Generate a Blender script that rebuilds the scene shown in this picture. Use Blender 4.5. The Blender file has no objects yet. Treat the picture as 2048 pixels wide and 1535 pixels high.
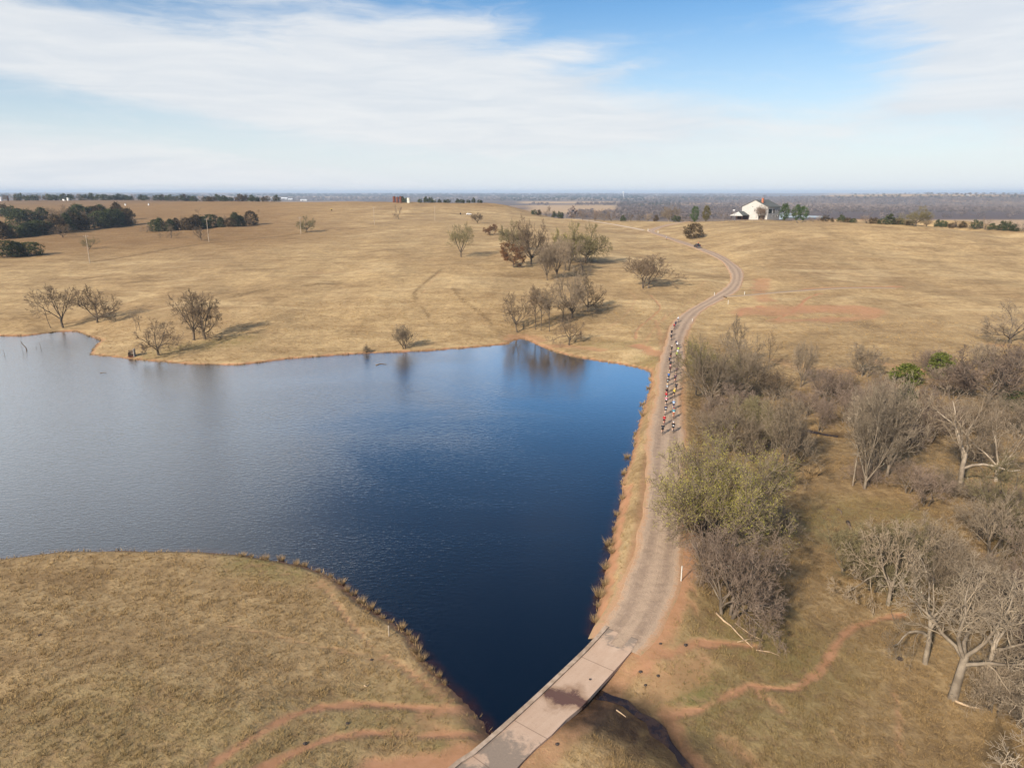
import bpy, bmesh, math, random
import numpy as np, time
T0 = time.time()
from mathutils import Vector, Matrix

# ------------------------------------------------------------------ camera
F, CX, CY, PITCH, CAMZ = 1420.0, 1024.0, 767.5, math.radians(15.1), 36.0
sc = bpy.context.scene
cam_d = bpy.data.cameras.new('camera'); cam = bpy.data.objects.new('camera', cam_d)
sc.collection.objects.link(cam)
cam.location = (0, 0, CAMZ); cam.rotation_euler = (math.pi/2 - PITCH, 0, 0)
cam_d.sensor_width = 36.0; cam_d.lens = 36.0*F/2048.0
cam_d.clip_start = 0.5; cam_d.clip_end = 80000
sc.camera = cam

# ------------------------------------------------------------------ light and exposure
SUN_EL = math.radians(29); SHADOW = Vector((0.60, 0.80, 0))          # shadows fall away to the right
sun_d = bpy.data.lights.new('sun', 'SUN'); sun_d.energy = 3.5; sun_d.angle = math.radians(2.2)
sun_d.color = (1.0, 0.90, 0.76)
sun = bpy.data.objects.new('sun', sun_d); sc.collection.objects.link(sun)
ld = Vector((SHADOW.x*math.cos(SUN_EL), SHADOW.y*math.cos(SUN_EL), -math.sin(SUN_EL)))
sun.rotation_euler = ld.to_track_quat('-Z', 'Y').to_euler(); sun.location = (-60, -80, 120)
sc.view_settings.view_transform = 'Standard'; sc.view_settings.look = 'None'
sc.view_settings.gamma = 1.0; sc.view_settings.use_curve_mapping = False
sc.view_settings.exposure = 0.96
try:
    sc.cycles.use_denoising = True
    sc.cycles.denoiser = 'OPENIMAGEDENOISE'
    sc.cycles.denoising_input_passes = 'RGB_ALBEDO_NORMAL'
    sc.cycles.max_bounces = 6; sc.cycles.diffuse_bounces = 2; sc.cycles.glossy_bounces = 3
    sc.cycles.transparent_max_bounces = 6; sc.cycles.volume_bounces = 0
    sc.cycles.caustics_reflective = False; sc.cycles.caustics_refractive = False
except Exception:
    pass

# ------------------------------------------------------------------ node helpers
class NT:
    def __init__(s, tree): s.t = tree; s.n = tree.nodes; s.l = tree.links
    def node(s, kind, **kw):
        n = s.n.new(kind)
        for k, v in kw.items(): setattr(n, k, v)
        return n
    def put(s, sock, v):
        if isinstance(v, bpy.types.NodeSocket): s.l.new(v, sock)
        elif v is not None:
            if isinstance(v, (tuple, list)) and sock.type == 'RGBA' and len(v) == 3: v = (*v, 1)
            sock.default_value = v
    def m(s, op, a, b=None, c=None, clamp=False):
        n = s.node('ShaderNodeMath', operation=op); n.use_clamp = clamp
        s.put(n.inputs[0], a); s.put(n.inputs[1], b); s.put(n.inputs[2], c)
        return n.outputs[0]
    def sstep(s, x, lo, hi):
        n = s.node('ShaderNodeMapRange', interpolation_type='SMOOTHSTEP')
        s.put(n.inputs['Value'], x); s.put(n.inputs['From Min'], lo); s.put(n.inputs['From Max'], hi)
        return n.outputs['Result']
    def lin(s, x, lo, hi, a=0.0, b=1.0):
        n = s.node('ShaderNodeMapRange'); n.clamp = True
        s.put(n.inputs['Value'], x); s.put(n.inputs['From Min'], lo); s.put(n.inputs['From Max'], hi)
        s.put(n.inputs['To Min'], a); s.put(n.inputs['To Max'], b)
        return n.outputs['Result']
    def noise(s, vec, scale, detail=4, rough=0.55, dist=0.0, out='Fac'):
        n = s.node('ShaderNodeTexNoise')
        if vec is not None: s.put(n.inputs['Vector'], vec)
        s.put(n.inputs['Scale'], scale); s.put(n.inputs['Detail'], detail)
        s.put(n.inputs['Roughness'], rough); s.put(n.inputs['Distortion'], dist)
        return n.outputs[out]
    def mix(s, f, a, b, kind='MIX'):
        n = s.node('ShaderNodeMix', data_type='RGBA', blend_type=kind)
        s.put(n.inputs['Factor'], f); s.put(n.inputs['A'], a); s.put(n.inputs['B'], b)
        return n.outputs['Result']
    def comb(s, x, y, z):
        n = s.node('ShaderNodeCombineXYZ'); s.put(n.inputs[0], x); s.put(n.inputs[1], y); s.put(n.inputs[2], z)
        return n.outputs[0]
    def sep(s, v):
        n = s.node('ShaderNodeSeparateXYZ'); s.put(n.inputs[0], v); return n.outputs
    def scaled(s, v, sx, sy, sz, rz=0.0):
        n = s.node('ShaderNodeMapping'); s.put(n.inputs['Vector'], v)
        n.inputs['Scale'].default_value = (sx, sy, sz); n.inputs['Rotation'].default_value = (0, 0, rz)
        return n.outputs[0]
    def pos(s): return s.node('ShaderNodeNewGeometry').outputs['Position']
    def attr(s, name): return s.node('ShaderNodeAttribute', attribute_name=name).outputs

def new_mat(name, rough=0.9, spec=0.2):
    m = bpy.data.materials.new(name); m.use_nodes = True
    nt = NT(m.node_tree); b = nt.n['Principled BSDF']
    b.inputs['Roughness'].default_value = rough; b.inputs['Specular IOR Level'].default_value = spec
    return m, nt, b

def bump(nt, b, h, strength=0.5, dist=0.1):
    n = nt.node('ShaderNodeBump'); n.inputs['Strength'].default_value = strength; n.inputs['Distance'].default_value = dist
    nt.put(n.inputs['Height'], h); nt.l.new(n.outputs[0], b.inputs['Normal'])

def speckle(name, c1, c2, scale=3.0, rough=0.9, spec=0.2, vary=0.0, metal=0.0, bmp=0.0):
    """two-tone noise material; vary = brightness change from object to object"""
    m, nt, b = new_mat(name, rough, spec)
    tc = nt.node('ShaderNodeTexCoord').outputs['Object']
    f = nt.noise(tc, scale, 5, 0.6)
    col = nt.mix(nt.sstep(f, 0.35, 0.65), c1, c2)
    if vary:
        r = nt.node('ShaderNodeObjectInfo').outputs['Random']
        v = nt.lin(r, 0, 1, 1-vary, 1+vary)
        col = nt.mix(1.0, col, nt.comb(v, v, v), 'MULTIPLY')
    nt.put(b.inputs['Base Color'], col); b.inputs['Metallic'].default_value = metal
    if bmp: bump(nt, b, f, bmp, 0.05)
    return m

# ------------------------------------------------------------------ pixel <-> place
cp, sp = math.cos(PITCH), math.sin(PITCH)
def ray(px, py):
    u = (px-CX)/F; v = (CY-py)/F
    return np.array((u, cp+v*sp, -sp+v*cp))
def at(px, py, z):
    d = ray(px, py); t = (z-CAMZ)/d[2]
    return np.array((d[0]*t, d[1]*t, z))
def away(px, dist, z):                       # point seen in column px at a ground distance
    b = math.atan2((px-CX)/F, cp+0.27*sp)
    return np.array((dist*math.sin(b), dist*math.cos(b), z))
def proj(p):
    y = p[1]*cp-(p[2]-CAMZ)*sp; zz = p[1]*sp+(p[2]-CAMZ)*cp
    return CX+F*p[0]/y, CY-F*zz/y

# ------------------------------------------------------------------ sky
world = bpy.data.worlds.new('World'); sc.world = world; world.use_nodes = True
world.cycles.sampling_method = 'MANUAL'; world.cycles.sample_map_resolution = 256
wt = NT(world.node_tree); wt.n.clear()
wo = wt.node('ShaderNodeOutputWorld'); bg = wt.node('ShaderNodeBackground'); bg.inputs['Strength'].default_value = 0.10
sky = wt.node('ShaderNodeTexSky', sky_type='NISHITA'); sky.sun_disc = False
sky.sun_elevation = SUN_EL; sky.sun_rotation = math.atan2(-SHADOW.x, -SHADOW.y)
sky.altitude = 300; sky.air_density = 1.0; sky.dust_density = 0.6; sky.ozone_density = 3.0
dirv = wt.node('ShaderNodeTexCoord').outputs['Generated']
x, y, z = wt.sep(dirv)
az = wt.m('ARCTAN2', x, y); el = wt.m('ARCSINE', z)
def sky_ang(px, py):
    d = ray(px, py); d = d/np.linalg.norm(d)
    return math.atan2(d[0], d[1]), math.asin(d[2])
ae = wt.comb(az, el, 0.0)
warp = wt.noise(wt.scaled(ae, 3.0, 9.0, 1.0), 1.6, 3, 0.5, out='Color')
wx, wy, _ = wt.sep(warp)
azw = wt.m('ADD', az, wt.m('MULTIPLY', wt.m('SUBTRACT', wx, 0.5), 0.16))
elw = wt.m('ADD', el, wt.m('MULTIPLY', wt.m('SUBTRACT', wy, 0.5), 0.030))
def blob(px, py, sx, sy, rot, amp):
    """a soft bank of cirrus around a direction; sx, sy in photo pixels, rot in degrees (clockwise in view)"""
    a0, e0 = sky_ang(px, py); r = math.radians(-rot)
    da = wt.m('SUBTRACT', azw, a0); de = wt.m('SUBTRACT', elw, e0)
    u = wt.m('ADD', wt.m('MULTIPLY', da, math.cos(r)), wt.m('MULTIPLY', de, math.sin(r)))
    v = wt.m('SUBTRACT', wt.m('MULTIPLY', de, math.cos(r)), wt.m('MULTIPLY', da, math.sin(r)))
    q = wt.m('ADD', wt.m('POWER', wt.m('ABSOLUTE', wt.m('DIVIDE', u, sx/F)), 2.0), wt.m('POWER', wt.m('ABSOLUTE', wt.m('DIVIDE', v, sy/F)), 2.0))
    return wt.m('MULTIPLY', wt.m('EXPONENT', wt.m('MULTIPLY', q, -1.0)), amp)
cov = None
for bl in ((60, 82, 330, 62, 9, 1.2), (470, 172, 380, 58, 11, 1.15), (260, 120, 300, 34, 12, 0.5), (900, 200, 340, 78, 6, 1.2), (1150, 250, 380, 50, 0, 0.75), (720, 70, 300, 60, 8, 0.9), (1650, 270, 420, 55, -3, 0.4), (930, 42, 120, 26, 0, 0.75),
           (1130, 100, 120, 22, -14, 0.55), (1190, 150, 130, 16, -12, 0.5), (1995, 80, 235, 98, 28, 1.6), (1930, 205, 190, 22, -8, 0.4),
           (60, 348, 800, 60, 5, 1.8)):
    b_ = blob(*bl); cov = b_ if cov is None else wt.m('ADD', cov, b_)
# thin fibres fanning down to the right, plus patchy cover over the rest of the sky
cov = wt.m('ADD', cov, wt.m('MULTIPLY', wt.m('MULTIPLY', wt.sstep(az, -0.14, -0.58), wt.sstep(el, 1.3, 0.7)), wt.m('MULTIPLY', wt.sstep(el, 0.20, 0.30), 1.35)))   # the band goes on up to the left
fv = wt.comb(azw, elw, 0.0)
fib = wt.noise(wt.scaled(fv, 5.0, 40.0, 1.0, math.radians(7)), 1.0, 6, 0.62, 0.35)
fib2 = wt.noise(wt.scaled(fv, 16.0, 70.0, 1.0, math.radians(-10)), 1.3, 5, 0.65, 0.6)
patch = wt.noise(dirv, 1.7, 3, 0.55, 0.4)
high = wt.m('MULTIPLY', wt.sstep(patch, 0.50, 0.75), wt.sstep(el, 0.30, 0.50))
cov = wt.m('ADD', cov, wt.m('MULTIPLY', high, 0.5))
tex = wt.m('ADD', wt.m('MULTIPLY', fib, 0.6), wt.m('MULTIPLY', fib2, 0.4))
dens = wt.sstep(wt.m('ADD', cov, wt.m('MULTIPLY', wt.m('SUBTRACT', tex, 0.5), 1.7)), 0.05, 1.25)
# high, milky veil towards the horizon
veil = wt.m('POWER', wt.m('SUBTRACT', 1.0, wt.lin(el, 0.0, 0.24)), 1.45)
hs = wt.node('ShaderNodeHueSaturation'); hs.inputs['Saturation'].default_value = 1.22; hs.inputs['Value'].default_value = 0.66
wt.l.new(sky.outputs[0], hs.inputs['Color'])
skyc = wt.mix(wt.m('MULTIPLY', veil, 0.96), hs.outputs[0], (4.25, 4.5, 4.75))
cloudc = wt.mix(wt.sstep(fib, 0.3, 0.7), (3.85, 4.05, 4.3), (4.5, 4.55, 4.6))
up_ = wt.lin(el, 0.24, 0.55, 1.0, 1.35); cloudc = wt.mix(1.0, cloudc, wt.comb(up_, up_, up_), 'MULTIPLY')     # unseen overhead cloud brightened so the lake mirrors more light
col = wt.mix(wt.m('MULTIPLY', dens, 0.90), skyc, cloudc)
wt.l.new(col, bg.inputs['Color']); wt.l.new(bg.outputs[0], wo.inputs['Surface'])

# ------------------------------------------------------------------ object helpers
COL = sc.collection
def tag(o, label=None, cat=None, group=None, kind=None):
    if label: o['label'] = label
    if cat: o['category'] = cat
    if group: o['group'] = group
    if kind: o['kind'] = kind
    return o
def link(name, me, mats=(), parent=None):
    o = bpy.data.objects.new(name, me); COL.objects.link(o)
    for m in (mats if isinstance(mats, (list, tuple)) else (mats,)):
        if me is not None and len(me.materials) < len(mats if isinstance(mats, (list, tuple)) else (mats,)): me.materials.append(m)
    if parent: o.parent = parent
    return o
def empty(name, loc, rz=0.0, scale=None):
    o = bpy.data.objects.new(name, None); COL.objects.link(o)
    o.empty_display_size = 0.3
    o.location = loc; o.rotation_euler = (0, 0, rz)
    if scale: o.scale = scale
    return o
def raw_mesh(name, v, f, smooth=False):
    """v (n,3) array, f (m,3) or (m,4) int array"""
    v = np.asarray(v, np.float32); f = np.asarray(f, np.int32); k = f.shape[1]
    me = bpy.data.meshes.new(name)
    me.vertices.add(len(v)); me.vertices.foreach_set('co', v.ravel())
    me.loops.add(f.size); me.loops.foreach_set('vertex_index', f.ravel())
    me.polygons.add(len(f)); me.polygons.foreach_set('loop_start', np.arange(0, f.size, k, dtype=np.int32))
    try: me.polygons.foreach_set('loop_total', np.full(len(f), k, np.int32))
    except Exception: pass
    if smooth: me.polygons.foreach_set('use_smooth', np.ones(len(f), bool))
    me.update(calc_edges=True); me.validate()
    return me
class MB:
    """collects boxes, tubes and polygons into one mesh"""
    def __init__(s): s.v = []; s.f = []
    def poly(s, pts, *faces):
        o = len(s.v); s.v += [tuple(p) for p in pts]; s.f += [tuple(o+i for i in f) for f in faces]; return s
    def box(s, x0, x1, y0, y1, z0, z1):
        return s.poly([(x0,y0,z0),(x1,y0,z0),(x1,y1,z0),(x0,y1,z0),(x0,y0,z1),(x1,y0,z1),(x1,y1,z1),(x0,y1,z1)],
                      (0,3,2,1),(4,5,6,7),(0,1,5,4),(1,2,6,5),(2,3,7,6),(3,0,4,7))
    def tube(s, pts, rad, n=6, cap=True):
        pts = [Vector(p) for p in pts]
        if not hasattr(rad, '__len__'): rad = [rad]*len(pts)
        o = len(s.v); prev = None
        for i, p in enumerate(pts):
            d = (pts[min(i+1, len(pts)-1)]-pts[max(i-1, 0)]).normalized()
            a = d.orthogonal().normalized() if prev is None else (prev-d*prev.dot(d)).normalized()
            prev = a; b = d.cross(a)
            for k in range(n):
                t = 2*math.pi*k/n
                s.v.append(tuple(p+(a*math.cos(t)+b*math.sin(t))*rad[i]))
        for i in range(len(pts)-1):
            for k in range(n):
                k2 = (k+1) % n
                s.f.append((o+i*n+k, o+i*n+k2, o+(i+1)*n+k2, o+(i+1)*n+k))
        if cap:
            s.f.append(tuple(o+k for k in range(n-1, -1, -1)))
            e = o+(len(pts)-1)*n; s.f.append(tuple(e+k for k in range(n)))
        return s
    def lathe(s, prof, n=12, c=(0,0,0), axis='z'):
        o = len(s.v)
        for r, h in prof:
            for k in range(n):
                t = 2*math.pi*k/n; a, b = r*math.cos(t), r*math.sin(t)
                s.v.append((c[0]+a, c[1]+b, c[2]+h) if axis == 'z' else (c[0]+h, c[1]+a, c[2]+b))
        for i in range(len(prof)-1):
            for k in range(n):
                k2 = (k+1) % n; s.f.append((o+i*n+k, o+i*n+k2, o+(i+1)*n+k2, o+(i+1)*n+k))
        return s
    def mesh(s, name, smooth=False):
        me = bpy.data.meshes.new(name); me.from_pydata(s.v, [], s.f)
        if smooth:
            for p in me.polygons: p.use_smooth = True
        me.update(); return me
    def build(s, name, mat, parent=None, smooth=False):
        me = s.mesh(name, smooth); me.materials.append(mat); return link(name, me, (), parent)
ORD = ['zeroth','first','second','third','fourth','fifth','sixth','seventh','eighth','ninth','tenth','eleventh','twelfth','thirteenth','fourteenth',
       'fifteenth','sixteenth','seventeenth','eighteenth','nineteenth','twentieth']
TENS = {20:'twenty', 30:'thirty', 40:'forty', 50:'fifty'}
def ordw(i):
    if i <= 20: return ORD[i]
    t, u = i//10*10, i % 10
    return (TENS[t]+'-'+ORD[u]) if u else TENS[t][:-1]+'ieth'
# ------------------------------------------------------------------ the lie of the land
WL = -1.8                                                # lake level
shore_px = [(-420,664),(-150,668),(0,672),(51,672),(96,666),(126,663),(150,663),(178,673),(202,681),(186,697),(181,709),(219,713),(290,721),(376,728),
 (479,730),(581,717),(600,716),(720,707),(846,702),(942,695),(1017,688),(1027,681),(1044,677),(1061,683),(1092,697),(1116,705),(1161,716),(1215,724),
 (1270,734),(1300,741),(1300,770),(1286,812),(1276,850),(1262,905),(1248,950),(1238,1005),(1226,1060),(1219,1105),(1206,1180),(1190,1240),(1186,1268),
 (1222,1277),(1030,1465),(985,1478),(966,1440),(923,1394),(888,1362),(844,1309),(822,1272),(787,1243),(725,1204),(677,1160),(606,1131),(527,1116),
 (440,1106),(352,1102),(246,1100),(132,1102),(57,1111),(0,1118),(-200,1150),(-420,1190)]
def smooth_noise(x, y, s, seed=0):
    """cheap value field made of a few sines (metres scale s)"""
    r = np.random.RandomState(seed); o = 0
    for k in range(5):
        a = r.rand()*6.283; f = (0.6+0.9*r.rand())*6.283/s
        o = o+np.sin((x*math.cos(a)+y*math.sin(a))*f+r.rand()*6.283)
    return o/5.0
shore = []
_rs = np.random.RandomState(3)
_sp = [at(px, py, WL)[:2] for px, py in shore_px]
for i in range(len(_sp)):                                # ragged edge between the traced points
    a, b = _sp[i], _sp[(i+1) % len(_sp)]; L = np.linalg.norm(b-a); shore.append(a)
    bridge_edge = shore_px[i] in ((1222,1277),)
    if L < 60 and not bridge_edge:
        n = int(L/2.2)
        for k in range(1, n): 
            t = k/n; q = a*(1-t)+b*t; nrm = np.array((-(b-a)[1], (b-a)[0]))/L
            shore.append(q+nrm*_rs.uniform(-0.28, 0.28))
shore = np.array(shore)
def seg_dist(P, line, closed=False, want_t=False):
    P = np.asarray(P); best = np.full(len(P), 1e9); tt = np.zeros(len(P)); n = len(line)
    acc = 0.0
    for i in range(n if closed else n-1):
        a, b = line[i], line[(i+1) % n]; ab = b-a; L2 = float(ab@ab)+1e-9
        t = np.clip(((P-a)@ab)/L2, 0, 1); d = np.hypot(P[:,0]-a[0]-t*ab[0], P[:,1]-a[1]-t*ab[1])
        m = d < best; best[m] = d[m]
        if want_t: tt[m] = acc+t[m]*math.sqrt(L2)
        acc += math.sqrt(L2)
    return (best, tt) if want_t else best
def inside(P, poly):
    c = np.zeros(len(P), bool); n = len(poly)
    for i in range(n):
        a, b = poly[i], poly[(i+1) % n]
        if a[1] == b[1]: continue
        m = (a[1] > P[:,1]) != (b[1] > P[:,1])
        c ^= m & (P[:,0] < (b[0]-a[0])*(P[:,1]-a[1])/(b[1]-a[1])+a[0])
    return c
SB = (shore[:,0].min()-40, shore[:,0].max()+40, shore[:,1].min()-40, shore[:,1].max()+40)
def lake_dist(P):                                        # + on land, - in the lake
    d = np.full(len(P), 60.0)
    m = (P[:,0] > SB[0]) & (P[:,0] < SB[1]) & (P[:,1] > SB[2]) & (P[:,1] < SB[3])
    if m.any():
        q = P[m]; dd = seg_dist(q, shore, True); dd[inside(q, shore)] *= -1; d[m] = np.minimum(dd, 60)
    return d
def sstep(x, a, b):
    t = np.clip((x-a)/(b-a), 0, 1); return t*t*(3-2*t)
def catmull(pts, step):
    pts = [np.asarray(p, float) for p in pts]; pts = [2*pts[0]-pts[1]]+pts+[2*pts[-1]-pts[-2]]; out = []
    for i in range(1, len(pts)-2):
        p0, p1, p2, p3 = pts[i-1:i+3]; n = max(2, int(np.linalg.norm((p2-p1)[:2])/step))
        for k in range(n):
            t = k/n
            out.append(0.5*((2*p1)+(-p0+p2)*t+(2*p0-5*p1+4*p2-p3)*t*t+(-p0+3*p1-3*p2+p3)*t**3))
    out.append(pts[-2]); return np.array(out)
# roads: (px, py, z)
road_px = [(905,1600,-0.62),(985,1535,-0.75),(1075,1452,-0.85),(1160,1368,-0.9),(1232,1292,-0.8),(1280,1222,-0.45),(1310,1140,-0.15),(1324,1050,0),(1329,950,0),(1333,860,0),(1338,780,0),
 (1345,720,0.1),(1350,685,0.3),(1362,650,0.6),(1388,622,1.5),(1430,598,2.7),(1462,578,3.9),(1474,556,5.2),(1467,535,6.6),(1440,514,8.1),(1400,497,9.6),(1360,483,10.8),(1325,471,11.5),(1303,463,12.0),
 (1308,458,12.9),(1330,451,14.0),(1360,445,15.6),(1385,442.5,16.6)]
_r0 = at(*road_px[0]); road = catmull([_r0+np.array((-26.0, -42.0, 0.9)), _r0+np.array((-9.0, -13.0, 0.25))]+[at(*p) for p in road_px], 1.5)
branch_w = catmull([at(*p) for p in ((1303,463,12.0),(1275,457.5,12.4),(1235,450,13.2),(1195,443.5,14.0),(1160,438.5,14.6),(1135,437,14.6))], 4)
branch_e = catmull([at(*p) for p in ((1450,593,3.4),(1490,590.5,3.6),(1540,586,4.0),(1610,580.5,4.5),(1700,575.5,4.9),(1790,576,4.9))], 3)
stream = catmull([np.array((*at(px, py, -2.6)[:2], 0)) for px, py in ((1165,1408),(1215,1425),(1275,1455),(1335,1510),(1400,1580),(1480,1660))], 1.0)[:, :2]
creek = catmull([np.array((*at(px, py, -3.6)[:2], 0)) for px, py in ((1480,700),(1500,780),(1560,840),(1650,868),(1760,875),(1870,882),(1960,900),(2080,920),(2300,950))], 2.0)[:, :2]

ctrl = [ # (px, py, z) read off the photograph against known sizes (riders, poles, house)
 (0,1200,-0.6),(300,1180,-0.6),(550,1200,-0.7),(100,1350,0.5),(400,1350,0.2),(650,1320,-0.4),(100,1500,1.1),(400,1500,0.7),(700,1480,0),(850,1480,-0.8),(900,1530,-0.6),
 (1300,1450,-1.9),(1180,1490,-1.35),(1250,1530,-1.6),(1110,1525,-1.05),(1190,1440,-1.2),(1243,1375,-0.98),(1135,1475,-0.9),(1250,1390,-1.7),(1400,1530,-2.5),(1400,1380,-1.5),(1500,1350,-2.0),(1600,1450,-2.2),(1800,1500,-2.6),(2000,1500,-3),(1500,1200,-2.5),(1700,1250,-2.4),(1900,1300,-3.2),(2040,1200,-3.4),
 (1450,1050,-3),(1600,1050,-2.6),(1800,1050,-2.8),(2000,1000,-3),(1450,930,-3.2),(1600,930,-2.8),(1850,930,-3),(1440,830,-3),(1550,830,-2.5),(1700,860,-3.4),(1900,850,-3.2),(2040,850,-3),
 (1440,740,-1.5),(1560,740,-1),(1700,740,-1.2),(1900,740,-1.3),(2040,740,-0.8),(1450,680,0),(1600,680,0.3),(1800,680,0.5),(2040,680,0.3),
 (1530,640,1.2),(1530,590,3.6),(1530,545,6.6),(1530,500,11),(1530,465,16),(1700,640,1.4),(1700,590,3.9),(1700,545,6.6),(1700,500,10.8),
 (1870,640,1.4),(1870,590,3.8),(1870,545,6.5),(1870,500,10.6),(2040,640,1.4),(2040,600,3.4),(2040,545,6.4),(2040,500,10.6),(2200,500,10.6),(2200,600,3.4),
 (1250,690,-0.6),(1200,660,0.3),(1250,600,3),(1280,560,5.2),(1250,520,8),(1250,480,11),(1250,452,13),(1250,441,14.3),(1400,460,14.6),(1420,560,5.4),(1440,480,12.4),(1130,440,14.4),
 (1000,640,0.7),(1000,600,3.2),(1000,560,6),(1000,500,10.5),(1000,450,14.5),(1000,430,17),(940,427,18),(1000,408,24.5),(900,406,25.5),(795,404.5,26),
 (1120,600,2.6),(1120,560,5.5),(1120,510,9.5),(1120,470,12.3),(800,660,-0.2),(800,620,2),(800,560,5.8),(800,500,10),(800,450,14.2),(800,425,19),
 (600,680,-0.5),(600,640,1),(600,590,3.6),(600,540,6.6),(602,468,10.6),(600,440,14.2),(600,406,25),(400,690,-0.7),(400,640,1),(400,590,3.2),(400,540,6),(416,484,9.6),(400,450,12),(400,425,16),(400,403,24.5),
 (200,640,0.5),(200,590,2.6),(200,540,5.2),(180,527,6),(200,500,7.6),(200,460,10),(200,430,14),(200,410,20),(200,399,25),(0,640,0.5),(0,590,2.6),(0,540,5),(0,500,7.2),(0,460,10),(0,430,14),(0,410,20),(0,399,25),
 (-200,640,0.4),(-200,540,5),(-200,460,10),(-200,410,20)]
pts = [at(*c) for c in ctrl]
pts += [away(px, d, z) for px, d, z in ( # beyond the skyline of the hill the ground drops to the valley
 (2040,450,9),(2040,560,-6),(2040,760,-17),(2300,480,8),(2300,700,-15),(1870,490,9),(1870,600,-6),(1870,800,-17),(1700,510,10),(1700,620,-5),(1700,820,-17),(1560,560,12),(1560,680,-3),(1560,900,-17),
 (1400,560,14),(1400,680,2),(1400,900,-14),(1250,680,7),(1250,820,-6),(1250,1050,-15),(1130,720,9),(1130,900,-5),(1130,1150,-13),(1000,1000,15),(1000,1250,-2),(1000,1600,-12),(800,1020,19),(800,1350,2),(800,1700,-8),
 (600,1150,20),(600,1500,8),(600,1900,-2),(400,1400,22),(400,1800,14),(200,1700,25),(0,1700,25),(-200,1700,24),(2040,1500,-18),(1700,1500,-18),(1400,1500,-17),(1130,1800,-15))]
pts += [np.array(p, float) for p in ((-60,20,1.5),(0,15,0),(40,15,-2),(100,20,-3),(-60,-60,1.5),(60,-60,-2),(-140,60,-1),(-260,150,1),(-260,60,2),(180,60,-2.5),(180,130,-1.5),(250,100,0))]
for px in range(1460, 2340, 55):                          # skyline of the right-hand hill
    py = np.interp(px, (1460,1530,1640,1800,1950,2048,2340), (441,439.5,440,447,455,461,484)); z = np.interp(px, (1460,1530,1800,2048,2340), (17.6,18.2,17.0,16.2,14.6))
    pts.append(at(px, py, z)); pts.append(at(px, py+9, z-1.0))
    q = at(px, py, z); n = math.hypot(q[0], q[1]); pts.append(np.array((q[0]*(1+45/n), q[1]*(1+45/n), z-4.5)))
pts += [road[i] for i in range(0, len(road), 14)]
pts = np.array(pts); RC = 20.0
def _phi(r2): return np.sqrt(r2+RC*RC)
_d2 = ((pts[:,None,:2]-pts[None,:,:2])**2).sum(-1)
_A = np.zeros((len(pts)+1, len(pts)+1)); _A[:-1,:-1] = _phi(_d2)+np.eye(len(pts))*-0.6; _A[-1,:-1] = 1; _A[:-1,-1] = 1
_W = np.linalg.lstsq(_A, np.append(pts[:,2], 0), rcond=None)[0]
def far_z(x, y):
    r = np.hypot(x, y); b = np.degrees(np.arctan2(x, y))
    z = -16+5*smooth_noise(x, y, 2600, 1)+2*smooth_noise(x, y, 900, 2)
    z = z+sstep(r, 5500, 17000)*30
    z = z+34*np.exp(-((r-5200)/1500)**2)*sstep(b, 16, 30)+14*np.exp(-((r-6500)/900)**2)*sstep(b, 5, 18)
    z = z+(24*np.exp(-((r-1900)/1300)**2)+12)*(1-sstep(b, -26, -12))
    return z
def base_z(P):
    out = np.empty(len(P)); r = np.hypot(P[:,0], P[:,1]); w = sstep(r, 1150, 2000)
    near = r < 2000
    if near.any():
        q = P[near]; z = np.empty(len(q))
        for i in range(0, len(q), 40000):
            c = q[i:i+40000]
            d2 = (c[:,None,0]-pts[None,:,0])**2+(c[:,None,1]-pts[None,:,1])**2
            z[i:i+40000] = _phi(d2)@_W[:-1]+_W[-1]
        z = z+smooth_noise(q[:,0], q[:,1], 9, 5)*0.12+smooth_noise(q[:,0], q[:,1], 34, 6)*0.45*sstep(r[near], 90, 220)+smooth_noise(q[:,0], q[:,1], 15, 7)*0.20*sstep(r[near], 90, 220)
        out[near] = z
    out[~near] = 0
    fz = far_z(P[:,0], P[:,1])
    return np.where(w >= 1, fz, out*(1-w)+fz*w)
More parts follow.
